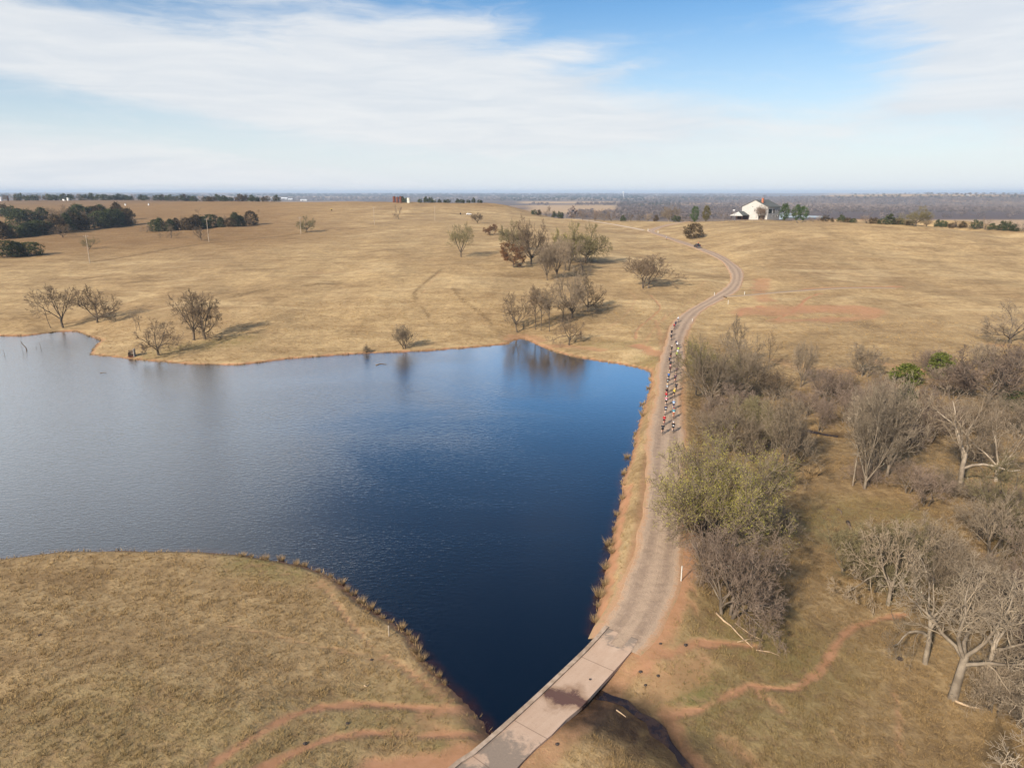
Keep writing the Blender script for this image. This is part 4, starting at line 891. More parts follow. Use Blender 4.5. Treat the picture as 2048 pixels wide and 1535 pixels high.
# right-hand skyline
rk = lambda x: np.interp(x, (1460,1530,1640,1800,1950,2048), (441,439.5,440,447,455,461))+2.5
row([(px, rk(px), rk(px)-h, w, k, m, '') for px, h, w, k, m in ((1622,10,14,'far_b','mauve'),(1636,12,14,'far_b','mauve'),(1650,12,16,'far_cedar_b','rusty'),(1664,8,9,'far_cedar_a','rusty'),(1682,14,18,'far_cedar_a','cedar'),(1695,10,12,'far_cedar_b','rusty'),(1706,9,12,'far_cedar_b','cedar'),(1732,16,26,'far_b','mauve'),
  (1747,12,18,'far_cedar_b','rusty'),(1761,11,12,'far_cedar_b','cedar'),(1779,20,24,'far_cedar_a','cedar'),(1791,12,14,'far_cedar_b','rusty'),(1802,13,9,'far_cedar_a','cedar'),(1819,10,16,'far_cedar_b','rusty'),(1853,17,24,'far_b','mauve'),(1875,14,14,'far_cedar_a','cedar'),(1886,13,14,'far_cedar_b','cedar'),
  (1904,10,14,'far_cedar_b','rusty'),(1914,15,18,'far_b','mauve'),(1925,13,16,'far_cedar_a','rusty'),(1938,10,16,'far_b','oak'),(1953,18,18,'far_cedar_b','cedar'),(1970,23,24,'far_a','mauve'),(1984,13,18,'far_cedar_a','cedar'),(2003,18,18,'far_cedar_a','cedar'),(2014,19,16,'far_cedar_b','cedar'),(2028,14,18,'far_cedar_a','cedar'),(2043,18,22,'far_b','mauve'))],
  'the scrub row on the right skyline', 'scrub on the right skyline')
tree_px('budding_tree','round_bud','olive',1831,rk(1831)+1,415,54,'large olive budding tree rising over the right skyline scrub','tree','scrub on the right skyline')
# by the tanks and along the left horizon
row([(px, 405.5, 405.5-h, w, k, 'cedar', '') for px, h, w, k in ((806,12,10,'far_cedar_a'),(812,10,9,'far_cedar_b'),(840,8,9,'far_cedar_b'),(852,12,12,'far_cedar_a'),(861,11,12,'far_cedar_b'),(868,7,9,'far_cedar_b'),(879,7,10,'far_cedar_a'),(894,7,15,'far_cedar_b'),(915,8,11,'far_cedar_a'),(924,7,12,'far_cedar_b'),(937,6,9,'far_cedar_b'),(947,10,10,'far_cedar_a'),(960,6,12,'far_cedar_b'))],
  'the cedars along the crest by the tanks', 'cedars along the crest')
row([cedar_or(px+r2.uniform(-3,3), np.interp(px, (0,300,560), (397,398,401))+0.6, r2.uniform(7,12), r2.uniform(14,23), 0.3) for px in range(6, 560, 11)], 'the treeline on the left horizon', 'treeline on the left horizon')


# woods and thickets of the far valley: too far to tell trees apart
wr_ = np.random.RandomState(9)
def clump_mass(name, spots, mat, label):
    """spots: x y z h w colour; one mass of small leaf-sized faces"""
    V = []; F_ = []; K = []; o = 0
    for x, y, z, h, w, c in spots:
        n = 40; u = wr_.normal(0, 1, (n,3)); u /= np.linalg.norm(u, axis=1)[:,None]; u *= wr_.uniform(0.5, 1, (n,1))
        ctr = np.column_stack((x+u[:,0]*w*0.5, y+u[:,1]*w*0.5, z+h*(0.52+0.46*u[:,2])))
        v, f = leaf_tris(ctr, 1, 0.01, w*0.125, wr_); V.append(v); F_.append(f+o); o += len(v); K.append(np.tile(np.array((*c, 1.0)), (len(v), 1)))
    me = raw_mesh(name, np.concatenate(V), np.concatenate(F_))
    a = me.attributes.new('tone', 'FLOAT_COLOR', 'POINT'); a.data.foreach_set('color', np.concatenate(K).astype(np.float32).ravel())
    return tag(link(name, me, mat), label, 'woodland', kind='stuff')
wdm, nt, b = new_mat('far_woods', 0.95, 0.05); nt.put(b.inputs['Base Color'], nt.attr('tone')['Color'])
BARE = ((0.13,0.10,0.09),(0.16,0.125,0.11),(0.115,0.09,0.08)); PALE = ((0.19,0.15,0.132),(0.215,0.17,0.15),(0.165,0.132,0.117)); DARK = ((0.035,0.042,0.028),(0.05,0.05,0.035),(0.07,0.06,0.05))
spots = []
def wood(x0, x1, y0, y1, n, pal, h=(8,13)):
    for _ in range(n):
        px, py = wr_.uniform(x0, x1), wr_.uniform(y0, y1); g = ground(px, py, 22000, 450)
        r = math.hypot(g[0], g[1])
        if r < 560 or r > 21000: continue
        k = max(1.0, r/4500.0); c = pal[wr_.randint(len(pal))]; f = wr_.uniform(0.90, 1.08); hh = wr_.uniform(*h)*min(k, 1.6)
        spots.append((g[0], g[1], g[2]-0.3, hh, hh*wr_.uniform(0.9, 1.3)*k, tuple(v*f for v in c)))
wood(1000,1290,392,402,420,DARK); wood(1000,1290,388,393,260,BARE); wood(1150,1260,407,411,90,BARE); wood(1050,1100,408,411,24,BARE); wood(1140,1240,424,438,110,BARE)
wood(1230,1480,404,440,620,BARE); wood(1240,1360,400,414,120,DARK); wood(1290,1500,389,404,420,BARE); wood(1320,1480,396,402,110,DARK)
wood(1480,2048,396,424,1500,PALE); wood(1480,1640,400,424,220,BARE); wood(1480,2048,394,404,300,BARE); wood(1640,2048,417,426,330,BARE); wood(1640,2048,393,398,160,DARK); wood(1700,1900,386,393,26,DARK); wood(1850,2048,382,392,150,BARE); wood(1640,2048,428,438,40,BARE)
wood(560,1010,391,402,620,BARE); wood(560,1010,388,394,420,DARK); wood(0,560,389,396,260,DARK)
clump_mass('woodland', spots, wdm, 'hazy bare woods filling the far river valley')

# ------------------------------------------------------------------ bridge over the spillway
def road_i(px, py, z): q = at(px, py, z)[:2]; return int(np.argmin(np.hypot(road[:,0]-q[0], road[:,1]-q[1])))
i1 = road_i(1245, 1278, -0.7); sacc = np.concatenate(([0], np.cumsum(np.hypot(*np.diff(road[:,:2], axis=0).T))))
jag = random.Random(12)
def offset_strip(line, a, b, z0, z1, name, mat, parent, inner=None):
    """a solid strip between sideways offsets a and b, from height z0 to z1 above the line"""
    v = []; n = len(line)
    for i in range(n):
        t = line[min(i+1, n-1)]-line[max(i-1, 0)]; t = t[:2]/np.linalg.norm(t[:2]); nr = np.array((t[1], -t[0]))
        jb = jag.uniform(-1, 1)*(0.17 if name == 'deck' else 0.015)
        for o, zz in ((a, z0), (b+jb, z0), (b+jb, z1), (a, z1)):
            q = line[i,:2]+nr*o; v.append((q[0], q[1], line[i,2]+zz))
    f = [(i*4+j, i*4+(j+1)%4, i*4+4+(j+1)%4, i*4+4+j) for i in range(n-1) for j in range(4)]+[(3,2,1,0),(n*4-4,n*4-3,n*4-2,n*4-1)]
    mb = MB(); mb.v = [tuple(map(float, q)) for q in v]; mb.f = f
    o = mb.build(name, mat, parent); me = o.data
    s = sacc[b0:b0+n]
    at2 = me.attributes.new('lane', 'FLOAT_VECTOR', 'POINT'); at2.data.foreach_set('vector', np.array([((a if j in (0,3) else b)/2.2, s[i], 0) for i in range(n) for j in range(4)], np.float32).ravel())
    return o
b0 = road_i(905, 1600, -0.62); bl = road[b0:i1+1].copy()
cm, nt, b = new_mat('worn_concrete', 0.85, 0.2); pos = nt.pos(); u, s, _ = nt.sep(nt.attr('lane')['Vector'])
g1 = nt.noise(pos, 0.55, 5, 0.62, 0.6); g2 = nt.noise(pos, 7.0, 5, 0.7); g3 = nt.noise(nt.comb(nt.m('MULTIPLY', u, 4.0), nt.m('MULTIPLY', s, 0.25), 0.0), 1.0, 4, 0.6)
c = nt.mix(nt.m('ADD', nt.m('MULTIPLY', g1, 0.5), nt.m('MULTIPLY', g3, 0.5)), (0.37, 0.235, 0.155), (0.60, 0.45, 0.34))
c = nt.mix(nt.m('MULTIPLY', nt.sstep(g2, 0.55, 0.75), 0.5), c, (0.25, 0.17, 0.12))
def dist_to(px, py, z=-0.8, sx=1.0, sy=1.0):
    q = at(px, py, z); x_, y_, _z = nt.sep(pos)
    return nt.m('SQRT', nt.m('ADD', nt.m('POWER', nt.m('MULTIPLY', nt.m('SUBTRACT', x_, float(q[0])), 1/sx), 2.0), nt.m('POWER', nt.m('MULTIPLY', nt.m('SUBTRACT', y_, float(q[1])), 1/sy), 2.0)))
wob = nt.m('MULTIPLY', nt.m('SUBTRACT', nt.noise(pos, 1.3, 6, 0.7, 0.8), 0.5), 3.2)
# loose gravel carried on to both ends of the slab
s_of = lambda px, py, z=-0.8: float(sacc[road_i(px, py, z)])
gl = nt.sstep(nt.m('ADD', nt.m('SUBTRACT', s_of(1055, 1470), s), nt.m('MULTIPLY', wob, 1.8)), -0.4, 0.9)
gh = nt.sstep(nt.m('ADD', nt.m('SUBTRACT', s, s_of(1228, 1292)), nt.m('MULTIPLY', wob, 1.8)), -0.4, 0.9)
c = nt.mix(nt.m('MULTIPLY', nt.m('MAXIMUM', gl, gh), nt.sstep(g1, 0.40, 0.50)), c, nt.mix(g2, (0.20, 0.155, 0.12), (0.31, 0.24, 0.185)))
# water lying across the slab, with mud around it
s0 = s_of(1140, 1394, -0.85); ds = nt.m('ABSOLUTE', nt.m('SUBTRACT', s, nt.m('ADD', s0, nt.m('MULTIPLY', u, 0.5)))); lane = nt.m('EXPONENT', nt.m('MULTIPLY', nt.m('POWER', nt.m('ABSOLUTE', nt.m('MULTIPLY', nt.m('ADD', u, 0.05), 2.2)), 2.0), -1.0))
rel = nt.m('ADD', nt.m('DIVIDE', ds, nt.m('ADD', 0.42, nt.m('MULTIPLY', lane, 0.75))), nt.m('MULTIPLY', wob, 0.75))
mud = nt.m('SUBTRACT', 1.0, nt.sstep(nt.m('ADD', nt.m('DIVIDE', ds, nt.m('ADD', 0.8, nt.m('MULTIPLY', lane, 1.6))), nt.m('MULTIPLY', wob, 0.4)), 0.3, 1.1))
c = nt.mix(nt.m('MULTIPLY', mud, 0.65), c, (0.20, 0.110, 0.055))
puddle = nt.m('SUBTRACT', 1.0, nt.sstep(rel, 0.6, 1.05)); c = nt.mix(nt.m('MULTIPLY', puddle, 0.85), c, (0.095, 0.048, 0.042))
joint = nt.m('SUBTRACT', 1.0, nt.sstep(nt.m('ABSOLUTE', nt.m('SUBTRACT', nt.m('FRACT', nt.m('DIVIDE', s, 4.6)), 0.5)), 0.004, 0.012)); c = nt.mix(nt.m('MULTIPLY', joint, 0.6), c, (0.14, 0.09, 0.06))
nt.put(b.inputs['Base Color'], c); nt.put(b.inputs['Roughness'], nt.lin(puddle, 0, 1, 0.88, 0.25)); bump(nt, b, g2, 0.35, 0.03)
BR = empty('bridge', tuple(bl[len(bl)//2]-np.array((0,0,1.0)))); tag(BR, 'low concrete slab bridge with a raised kerb on the lake side', 'bridge')
BR.location = (0, 0, 0)
offset_strip(bl, -1.62, 1.32, -0.28, 0.05, 'deck', cm, BR)
KC = speckle('kerb_concrete', (0.30,0.215,0.15), (0.47,0.36,0.27), 1.2, 0.9, 0.2)
offset_strip(bl, -1.98, -1.624, -1.7, 0.17, 'kerb', KC, BR)
offset_strip(bl, 0.75, 1.08, -2.0, -0.284, 'side_wall', speckle('stained_concrete', (0.10,0.065,0.045), (0.24,0.16,0.11), 2, 0.9, 0.2), BR)
# stream below it
sw, nt, b = new_mat('stream_water', 0.08, 0.5); nt.put(b.inputs['Base Color'], nt.mix(nt.sstep(nt.noise(nt.pos(), 1.1, 4), 0.42, 0.58), (0.040,0.023,0.014), (0.016,0.010,0.009)))
bump(nt, b, nt.noise(nt.pos(), 5.0, 3), 0.25, 0.05)
def ribbon(name, line, hw, zf, mat, wob=0.35):
    v = []; rs = np.random.RandomState(4); n = len(line)
    for i in range(n):
        t = line[min(i+1, n-1)]-line[max(i-1, 0)]; t = t/np.linalg.norm(t); nr = np.array((t[1], -t[0])); zz = zf(line[i])
        for sgn in (-1, 1):
            q = line[i]+nr*sgn*hw*(1+rs.uniform(-wob, wob)); v.append((q[0], q[1], zz))
    return tag(link(name, raw_mesh(name, v, [(2*i, 2*i+1, 2*i+3, 2*i+2) for i in range(n-1)], True), mat), kind='structure')
ribbon('stream', stream, 0.42, lambda q: hz(*q)+0.05, sw, 0.85)
cseg = np.array([q for q in creek if 1598 < proj((q[0], q[1], -3.6))[0] < 1692])
ribbon('creek', cseg, 0.45, lambda q: hz(*q)+0.12, sw, 0.7)

# ------------------------------------------------------------------ riders
skin_m = speckle('skin', (0.50,0.31,0.22), (0.58,0.37,0.27), 20, 0.6, 0.3)
def flat(name, c, rough=0.7, spec=0.3, metal=0.0): return speckle(name, c, tuple(min(1, v*1.15) for v in c), 14, rough, spec, 0, metal)
CLOTH = {k: flat('cloth_'+k, c, 0.85, 0.15) for k, c in {k_: tuple(0.56*v+0.06*sum(v3)/3 for v in v3) for k_, v3 in dict(black=(0.018,0.018,0.022), charcoal=(0.05,0.05,0.058), navy=(0.022,0.03,0.085), red=(0.55,0.03,0.035), white=(0.75,0.75,0.76), blue=(0.05,0.17,0.50), sky=(0.30,0.48,0.75),
   teal=(0.05,0.33,0.42), orange=(0.80,0.22,0.07), yellow=(0.72,0.55,0.06), neon=(0.62,0.80,0.06), grey=(0.32,0.33,0.36), pink=(0.65,0.22,0.30), maroon=(0.14,0.03,0.05), green=(0.09,0.20,0.07), purple=(0.11,0.06,0.10)).items()}.items()}
rubber = flat('tyre_rubber', (0.02,0.02,0.02), 0.8, 0.2); alloy = flat('alloy', (0.30,0.30,0.32), 0.35, 0.5, 0.6)
def skin_body(name, J, E, root):
    """one continuous surface grown round a posed skeleton: J joint -> (pos, radius), E bone list"""
    keys = list(J); me = bpy.data.meshes.new(name); me.from_pydata([J[k][0] for k in keys], [(keys.index(a), keys.index(c)) for a, c in E], [])
    o = bpy.data.objects.new(name, me); COL.objects.link(o)
    o.modifiers.new('skin', 'SKIN').use_smooth_shade = True
    for i, k in enumerate(keys):
        r = J[k][1]; sv = me.skin_vertices[0].data[i]; sv.radius = r if hasattr(r, '__len__') else (r, r); sv.use_root = (k == root)
    ss = o.modifiers.new('sub', 'SUBSURF'); ss.levels = 1; ss.render_levels = 1
    dg = bpy.context.evaluated_depsgraph_get(); out = bpy.data.meshes.new_from_object(o.evaluated_get(dg)); out.name = name
    bpy.data.objects.remove(o); return out
def shell(src, name, J, bones, keep, grow):
    """clothing: the faces of a body nearest to some bones, set a little proud of the skin"""
    co = np.array([v.co for v in src.vertices]); no = np.array([v.normal for v in src.vertices]); mb = MB(); used = {}
    segs = [(np.array(J[a][0]), np.array(J[c][0]), (a, c)) for a, c in bones]
    for p in src.polygons:
        c = co[list(p.vertices)].mean(0); best = (9, None, 0)
        for a, e, k in segs:
            ab = e-a; t = float(np.clip(((c-a)@ab)/(ab@ab), 0, 1)); d = np.linalg.norm(c-a-ab*t)
            if d < best[0]: best = (d, k, t)
        if best[1] in keep and keep[best[1]][0] <= best[2] <= keep[best[1]][1]:
            f = []
            for vi in p.vertices:
                if vi not in used: used[vi] = len(mb.v); mb.v.append(tuple(co[vi]+no[vi]*grow))
                f.append(used[vi])
            mb.f.append(tuple(f))
    return mb.mesh(name, True)
def head_bits(c, f, up):
    """eyes and nose on the front of a head at c, facing f"""
    mb = MB(); c, f, up = Vector(c), Vector(f).normalized(), Vector(up).normalized(); sd = f.cross(up)
    for s_ in (-1, 1): mb.tube([c+f*0.088+sd*0.032*s_+up*0.012, c+f*0.098+sd*0.032*s_+up*0.012], [0.012, 0.006], 6)
    return mb
J = {'pelvis': ((0,-0.20,1.00), 0.15), 'waist': ((0,-0.06,1.13), 0.135), 'chest': ((0,0.14,1.28), 0.165), 'neck': ((0,0.30,1.40), 0.065), 'skull': ((0,0.40,1.50), 0.095), 'crown': ((0,0.43,1.60), 0.075)}
E = [('pelvis','waist'),('waist','chest'),('chest','neck'),('neck','skull'),('skull','crown')]
for s_, n_ in ((1,'r'),(-1,'l')):
    J.update({'shoulder_'+n_: ((0.19*s_,0.24,1.33), 0.075), 'elbow_'+n_: ((0.25*s_,0.40,1.10), 0.05), 'wrist_'+n_: ((0.21*s_,0.54,1.02), 0.035), 'hand_'+n_: ((0.20*s_,0.60,0.99), 0.04), 'hip_'+n_: ((0.10*s_,-0.17,0.97), 0.11)})
    E += [('chest','shoulder_'+n_),('shoulder_'+n_,'elbow_'+n_),('elbow_'+n_,'wrist_'+n_),('wrist_'+n_,'hand_'+n_),('pelvis','hip_'+n_)]
J.update({'knee_r': ((0.12,0.22,0.84), 0.07), 'ankle_r': ((0.115,0.12,0.42), 0.042), 'toe_r': ((0.115,0.27,0.36), 0.035), 'knee_l': ((-0.12,0.13,0.68), 0.07), 'ankle_l': ((-0.115,-0.10,0.30), 0.042), 'toe_l': ((-0.115,0.06,0.22), 0.035)})
for n_ in 'rl': E += [('hip_'+n_,'knee_'+n_),('knee_'+n_,'ankle_'+n_),('ankle_'+n_,'toe_'+n_)]
body = skin_body('body', J, E, 'pelvis'); body.materials.clear(); body.materials.append(skin_m)
jersey = shell(body, 'jersey', J, E, {('waist','chest'):(0,1), ('pelvis','waist'):(0.25,1), ('chest','neck'):(0,0.75), ('chest','shoulder_r'):(0,1), ('chest','shoulder_l'):(0,1), ('shoulder_r','elbow_r'):(0,0.7), ('shoulder_l','elbow_l'):(0,0.7)}, 0.012)
shorts = shell(body, 'shorts', J, E, {('pelvis','waist'):(0,0.3), ('pelvis','hip_r'):(0,1), ('pelvis','hip_l'):(0,1), ('hip_r','knee_r'):(0,0.72), ('hip_l','knee_l'):(0,0.72)}, 0.010)
shoe = {n_: shell(body, 'shoe', J, E, {('ankle_'+n_,'toe_'+n_):(0.05,1), ('knee_'+n_,'ankle_'+n_):(0.93,1)}, 0.010) for n_ in 'rl'}
hm = MB(); hm.lathe([(0.001,0.155),(0.05,0.148),(0.09,0.12),(0.115,0.075),(0.125,0.03),(0.118,0.0),(0.10,0.005)], 12)
hv = [tuple(Matrix.Rotation(-0.35, 3, 'X')@Vector((x_*0.86, y_*1.18, z_))+Vector((0,0.425,1.515))) for x_, y_, z_ in hm.v]; hm.v = hv; helmet = hm.mesh('helmet', True)
plate = MB(); plate.poly([(-0.10,-0.262,1.10),(0.10,-0.262,1.10),(0.10,-0.15,1.235),(-0.10,-0.15,1.235),(-0.10,-0.252,1.09),(0.10,-0.252,1.09),(0.10,-0.14,1.225),(-0.10,-0.14,1.225)],(0,1,2,3),(7,6,5,4),(0,4,5,1),(1,5,6,2),(2,6,7,3),(3,7,4,0)); number = plate.mesh('race_number'); number.materials.append(CLOTH['white'])
face = head_bits((0,0.41,1.52), (0,1,-0.15), (0,0.15,1)).mesh('eyes'); face.materials.append(CLOTH['black'])
for m_ in (jersey, shorts, helmet, shoe['r'], shoe['l']): m_.materials.append(CLOTH['black'])
# the bicycle
fr = MB(); bb, st, hd, ra, fa = (0,0,0.28), (0,-0.20,0.88), (0,0.42,0.86), (0,-0.44,0.345), (0,0.58,0.345)
for a, c, r in ((bb,st,0.016),(st,hd,0.016),(bb,(0,0.45,0.76),0.019),((0.05,-0.42,0.345),(0.03,-0.02,0.28),0.01),((-0.05,-0.42,0.345),(-0.03,-0.02,0.28),0.01),((0.05,-0.43,0.35),(0.02,-0.19,0.84),0.009),((-0.05,-0.43,0.35),(-0.02,-0.19,0.84),0.009),((0,0.40,0.93),(0,0.46,0.72),0.02),((0.05,0.58,0.345),(0.04,0.46,0.72),0.012),((-0.05,0.58,0.345),(-0.04,0.46,0.72),0.012),(st,(0,-0.22,0.95),0.014)): fr.tube([a, c], r, 6)
frame = fr.mesh('frame')
wh = MB(); ring = [(math.cos(t)*0.335, math.sin(t)*0.335) for t in np.linspace(0, 2*math.pi, 25)]
wh.tube([(0,a,c) for a, c in ring], 0.021, 6, False); nty = len(wh.f)
wh.tube([(0,a*0.93,c*0.93) for a, c in ring], 0.010, 5, False); wh.tube([(-0.04,0,0),(0.04,0,0)], 0.02, 6)
for k in range(12): t = k*math.pi/6; wh.tube([(0.02*(-1)**k,0.0,0.0),(0,math.cos(t)*0.31,math.sin(t)*0.31)], 0.0022, 3, False)
wheel = wh.mesh('wheel'); wheel.materials.append(rubber); wheel.materials.append(alloy)
for p in wheel.polygons: p.material_index = 0 if p.index < nty else 1
hb = MB(); hb.tube([(0,0.41,0.93),(0,0.50,0.98)], 0.014, 6); hb.tube([(0.21,0.66,0.90),(0.21,0.67,0.97),(0.21,0.60,1.0),(0.20,0.50,0.985),(-0.20,0.50,0.985),(-0.21,0.60,1.0),(-0.21,0.67,0.97),(-0.21,0.66,0.90)], 0.013, 6); handlebar = hb.mesh('handlebar'); handlebar.materials.append(rubber)
sd_ = MB(); sd_.tube([(0,-0.34,0.965),(0,-0.25,0.975),(0,-0.14,0.97),(0,-0.07,0.965)], [0.06,0.07,0.035,0.02], 8); saddle = sd_.mesh('saddle', True); saddle.materials.append(rubber)
ck = MB(); ck.lathe([(0.03,-0.012),(0.095,-0.008),(0.095,0.008),(0.03,0.012)], 14, (0.055,0,0.28), 'x'); ck.tube([(0.075,0,0.28),(0.08,0.16,0.33)], 0.012, 5); ck.tube([(-0.075,0,0.28),(-0.08,-0.16,0.23)], 0.012, 5)
ck.box(0.08,0.16,0.12,0.21,0.32,0.345); ck.box(-0.16,-0.08,-0.20,-0.11,0.215,0.24); crank = ck.mesh('crankset'); crank.materials.append(alloy); frame.materials.append(CLOTH['black'])
def rider(px, py, jc, sc_, hc, fc, who, pos_word, num=False):
    q = ground(px, py) if py < 600 else at(px, py, 0.05)
    i = int(np.argmin(np.hypot(road[:,0]-q[0], road[:,1]-q[1]))); q = at(px, py, road[i,2]+0.05)
    i = int(np.argmin(np.hypot(road[:,0]-q[0], road[:,1]-q[1]))); t = road[min(i+1, len(road)-1)]-road[i-1]; rz = math.atan2(-t[0], t[1])
    dy = math.hypot(q[0]-road[i,0], q[1]-road[i,1])
    loc = (q[0], q[1], road[i,2]+0.02+0.045*max(0, 1-dy/2.4))
    bk = empty('bicycle', loc, rz); tag(bk, f'bicycle of the cyclist {pos_word}', 'bicycle', 'bicycles on the gravel road')
    set_mat(link('frame', frame, (), bk), CLOTH[fc])
    for yy_ in (-0.44, 0.58): w_ = link('wheel', wheel, (), bk); w_.location = (0, yy_, 0.358)
    link('handlebar', handlebar, (), bk); link('saddle', saddle, (), bk); link('crankset', crank, (), bk)
    pr = empty('person', loc, rz); tag(pr, f'cyclist in {who}, {pos_word}', 'person', 'cyclists on the gravel road')
    link('body', body, (), pr); link('eyes', face, (), pr)
    for nm, m_, c_ in (('jersey', jersey, jc), ('shorts', shorts, sc_), ('helmet', helmet, hc), ('shoe', shoe['r'], 'white' if hc == 'white' else 'black'), ('shoe', shoe['l'], 'white' if hc == 'white' else 'black')): set_mat(link(nm, m_, (), pr), CLOTH[c_])
    if num: link('race_number', number, (), pr)
L_, RR, FF = 'in the left file', 'in the right file', 'in the front group'
for i, a in enumerate(((1325,868,'charcoal','black','black','black','all dark grey'),(1328,850,'red','black','black','red','bright red'),(1331,829,'navy','black','black','white','navy'),(1332,811,'pink','black','white','black','pink and black'),(1332,801,'red','charcoal','red','black','red and grey'),
    (1333,793,'black','black','charcoal','black','black'),(1334,785,'grey','black','yellow','blue','grey with yellow helmet'),(1335,772,'black','black','white','white','black with white helmet'),(1337,761,'blue','black','yellow','black','blue with yellow helmet'),(1340,746,'maroon','black','pink','black','maroon'),
    (1341,735,'charcoal','black','white','red','dark grey with white helmet'),(1339,728,'navy','black','green','black','navy with green helmet'),(1341,718,'black','maroon','black','red','black and maroon'),(1343,705,'black','black','white','black','black with white helmet'))):
    rider(*a, f'{ordw(i+1)} from the rear {L_}', i in (2,3,6,7))
for i, a in enumerate(((1346,864,'black','black','white','black','black with white helmet'),(1347,836,'teal','orange','red','orange','teal and orange'),(1347,818,'sky','navy','white','blue','pale blue'),(1348,794,'yellow','black','yellow','black','yellow and black'),(1352,782,'charcoal','charcoal','charcoal','black','dark grey'),
    (1350,764,'purple','black','charcoal','red','dark purple'),(1353,749,'purple','charcoal','black','black','dark plum'),(1353,718,'neon','black','neon','black','neon yellow'),(1355,712,'white','black','white','white','white'),(1356,707,'neon','charcoal','black','black','neon yellow with black helmet'),
    (1354,697,'white','black','white','black','white jersey'),(1352,693,'navy','black','navy','black','navy'))):
    rider(*a, f'{ordw(i+1)} from the rear {RR}', i in (0,1,2))
for i, a in enumerate(((1342,680,'charcoal','black','white','black','dark grey with white helmet'),(1343,671,'black','black','black','black','black'),(1348,658,'red','charcoal','black','orange','red and grey'),(1351,653,'navy','black','charcoal','blue','navy'),(1356,643,'white','navy','sky','white','white and navy'))):
    rider(*a, f'{ordw(i+1)} from the rear {FF}')
rider(1333, 479, 'white', 'navy', 'charcoal', 'red', 'white', 'riding alone ahead of the vehicle')


# ------------------------------------------------------------------ vehicles
glass = flat('dark_glass', (0.02,0.025,0.03), 0.08, 0.6); black_paint = flat('black_paint', (0.022,0.022,0.027), 0.35, 0.5); white_paint = flat('white_paint', (0.80,0.80,0.80), 0.3, 0.5)
chrome = flat('lamp_glass', (0.7,0.7,0.68), 0.2, 0.5); redlamp = flat('tail_lamp', (0.4,0.02,0.02), 0.3, 0.5)
def prism_x(mb, prof, w0, w1=None):
    """extrude a side profile (y, z) across x"""
    n = len(prof); w1 = w1 or w0
    mb.poly([(-w0/2, y_, z_) for y_, z_ in prof]+[(w1/2, y_, z_) for y_, z_ in prof], tuple(range(n-1, -1, -1)), tuple(range(n, 2*n)), *[(i, (i+1)%n, n+(i+1)%n, n+i) for i in range(n)]); return mb
def car_wheels(e, pts_, r):
    for x_, y_ in pts_:
        mb = MB(); mb.lathe([(r*0.55,-0.11),(r*0.95,-0.11),(r,-0.07),(r,0.07),(r*0.95,0.11),(r*0.55,0.11)], 16, (0,0,0), 'x'); w_ = mb.build('wheel', rubber, e); w_.location = (x_, y_, r)
        mb = MB(); mb.lathe([(0.001,-0.09),(r*0.55,-0.10),(r*0.55,0.10),(0.001,0.09)], 12, (0,0,0), 'x'); mb.build('rim', alloy, w_)
def pickup(loc, rz, paint, label):
    e = empty('pickup_truck', loc, rz); tag(e, label, 'truck')
    prism_x(MB(), [(-2.6,0.45),(2.55,0.45),(2.65,0.6),(2.6,0.95),(2.45,1.05),(1.1,1.12),(-0.75,1.12),(-2.6,1.12)], 1.85).build('body', paint, e)
    prism_x(MB(), [(1.15,1.124),(0.45,1.75),(-0.6,1.80),(-0.85,1.124)], 1.62).build('cab', paint, e)
    mb = MB(); prism_x(mb, [(1.06,1.20),(0.50,1.70),(-0.55,1.73),(-0.74,1.20)], 1.636); mb.build('side_window', glass, e)
    mb = MB(); mb.poly([(-0.72,1.12,1.17),(0.72,1.12,1.17),(0.66,0.50,1.725),(-0.66,0.50,1.725),(-0.72,1.14,1.18),(0.72,1.14,1.18),(0.66,0.52,1.735),(-0.66,0.52,1.735)],(7,6,5,4),(0,1,2,3),(0,4,5,1),(1,5,6,2),(2,6,7,3),(3,7,4,0)); mb.build('windscreen', glass, e)
    for x0, x1, y0, y1 in ((-0.92,-0.84,-2.58,-0.9),(0.84,0.92,-2.58,-0.9),(-0.838,0.838,-2.58,-2.5)): MB().box(x0, x1, y0, y1, 1.124, 1.5).build('bed_wall', paint, e)
    for s_ in (-1, 1): MB().box(s_*0.75-0.13, s_*0.75+0.13, 2.58, 2.68, 0.72, 0.9).build('headlight', chrome, e); MB().box(s_*0.82-0.07, s_*0.82+0.07, -2.64, -2.58, 0.75, 1.05).build('tail_light', redlamp, e)
    MB().box(-0.9, 0.9, -2.74, -2.604, 0.42, 0.6).build('bumper', alloy, e)
    car_wheels(e, ((-0.82,1.65),(0.82,1.65),(-0.82,-1.6),(0.82,-1.6)), 0.38); return e
q = ground(1379, 495); i = int(np.argmin(np.hypot(road[:,0]-q[0], road[:,1]-q[1]))); t = road[i+2]-road[i-2]; rzv = math.atan2(-t[0], t[1])
vloc = (road[i,0], road[i,1], road[i,2]+0.06); pickup(vloc, rzv, black_paint, 'dark pickup truck leading the riders on the upper gravel road')
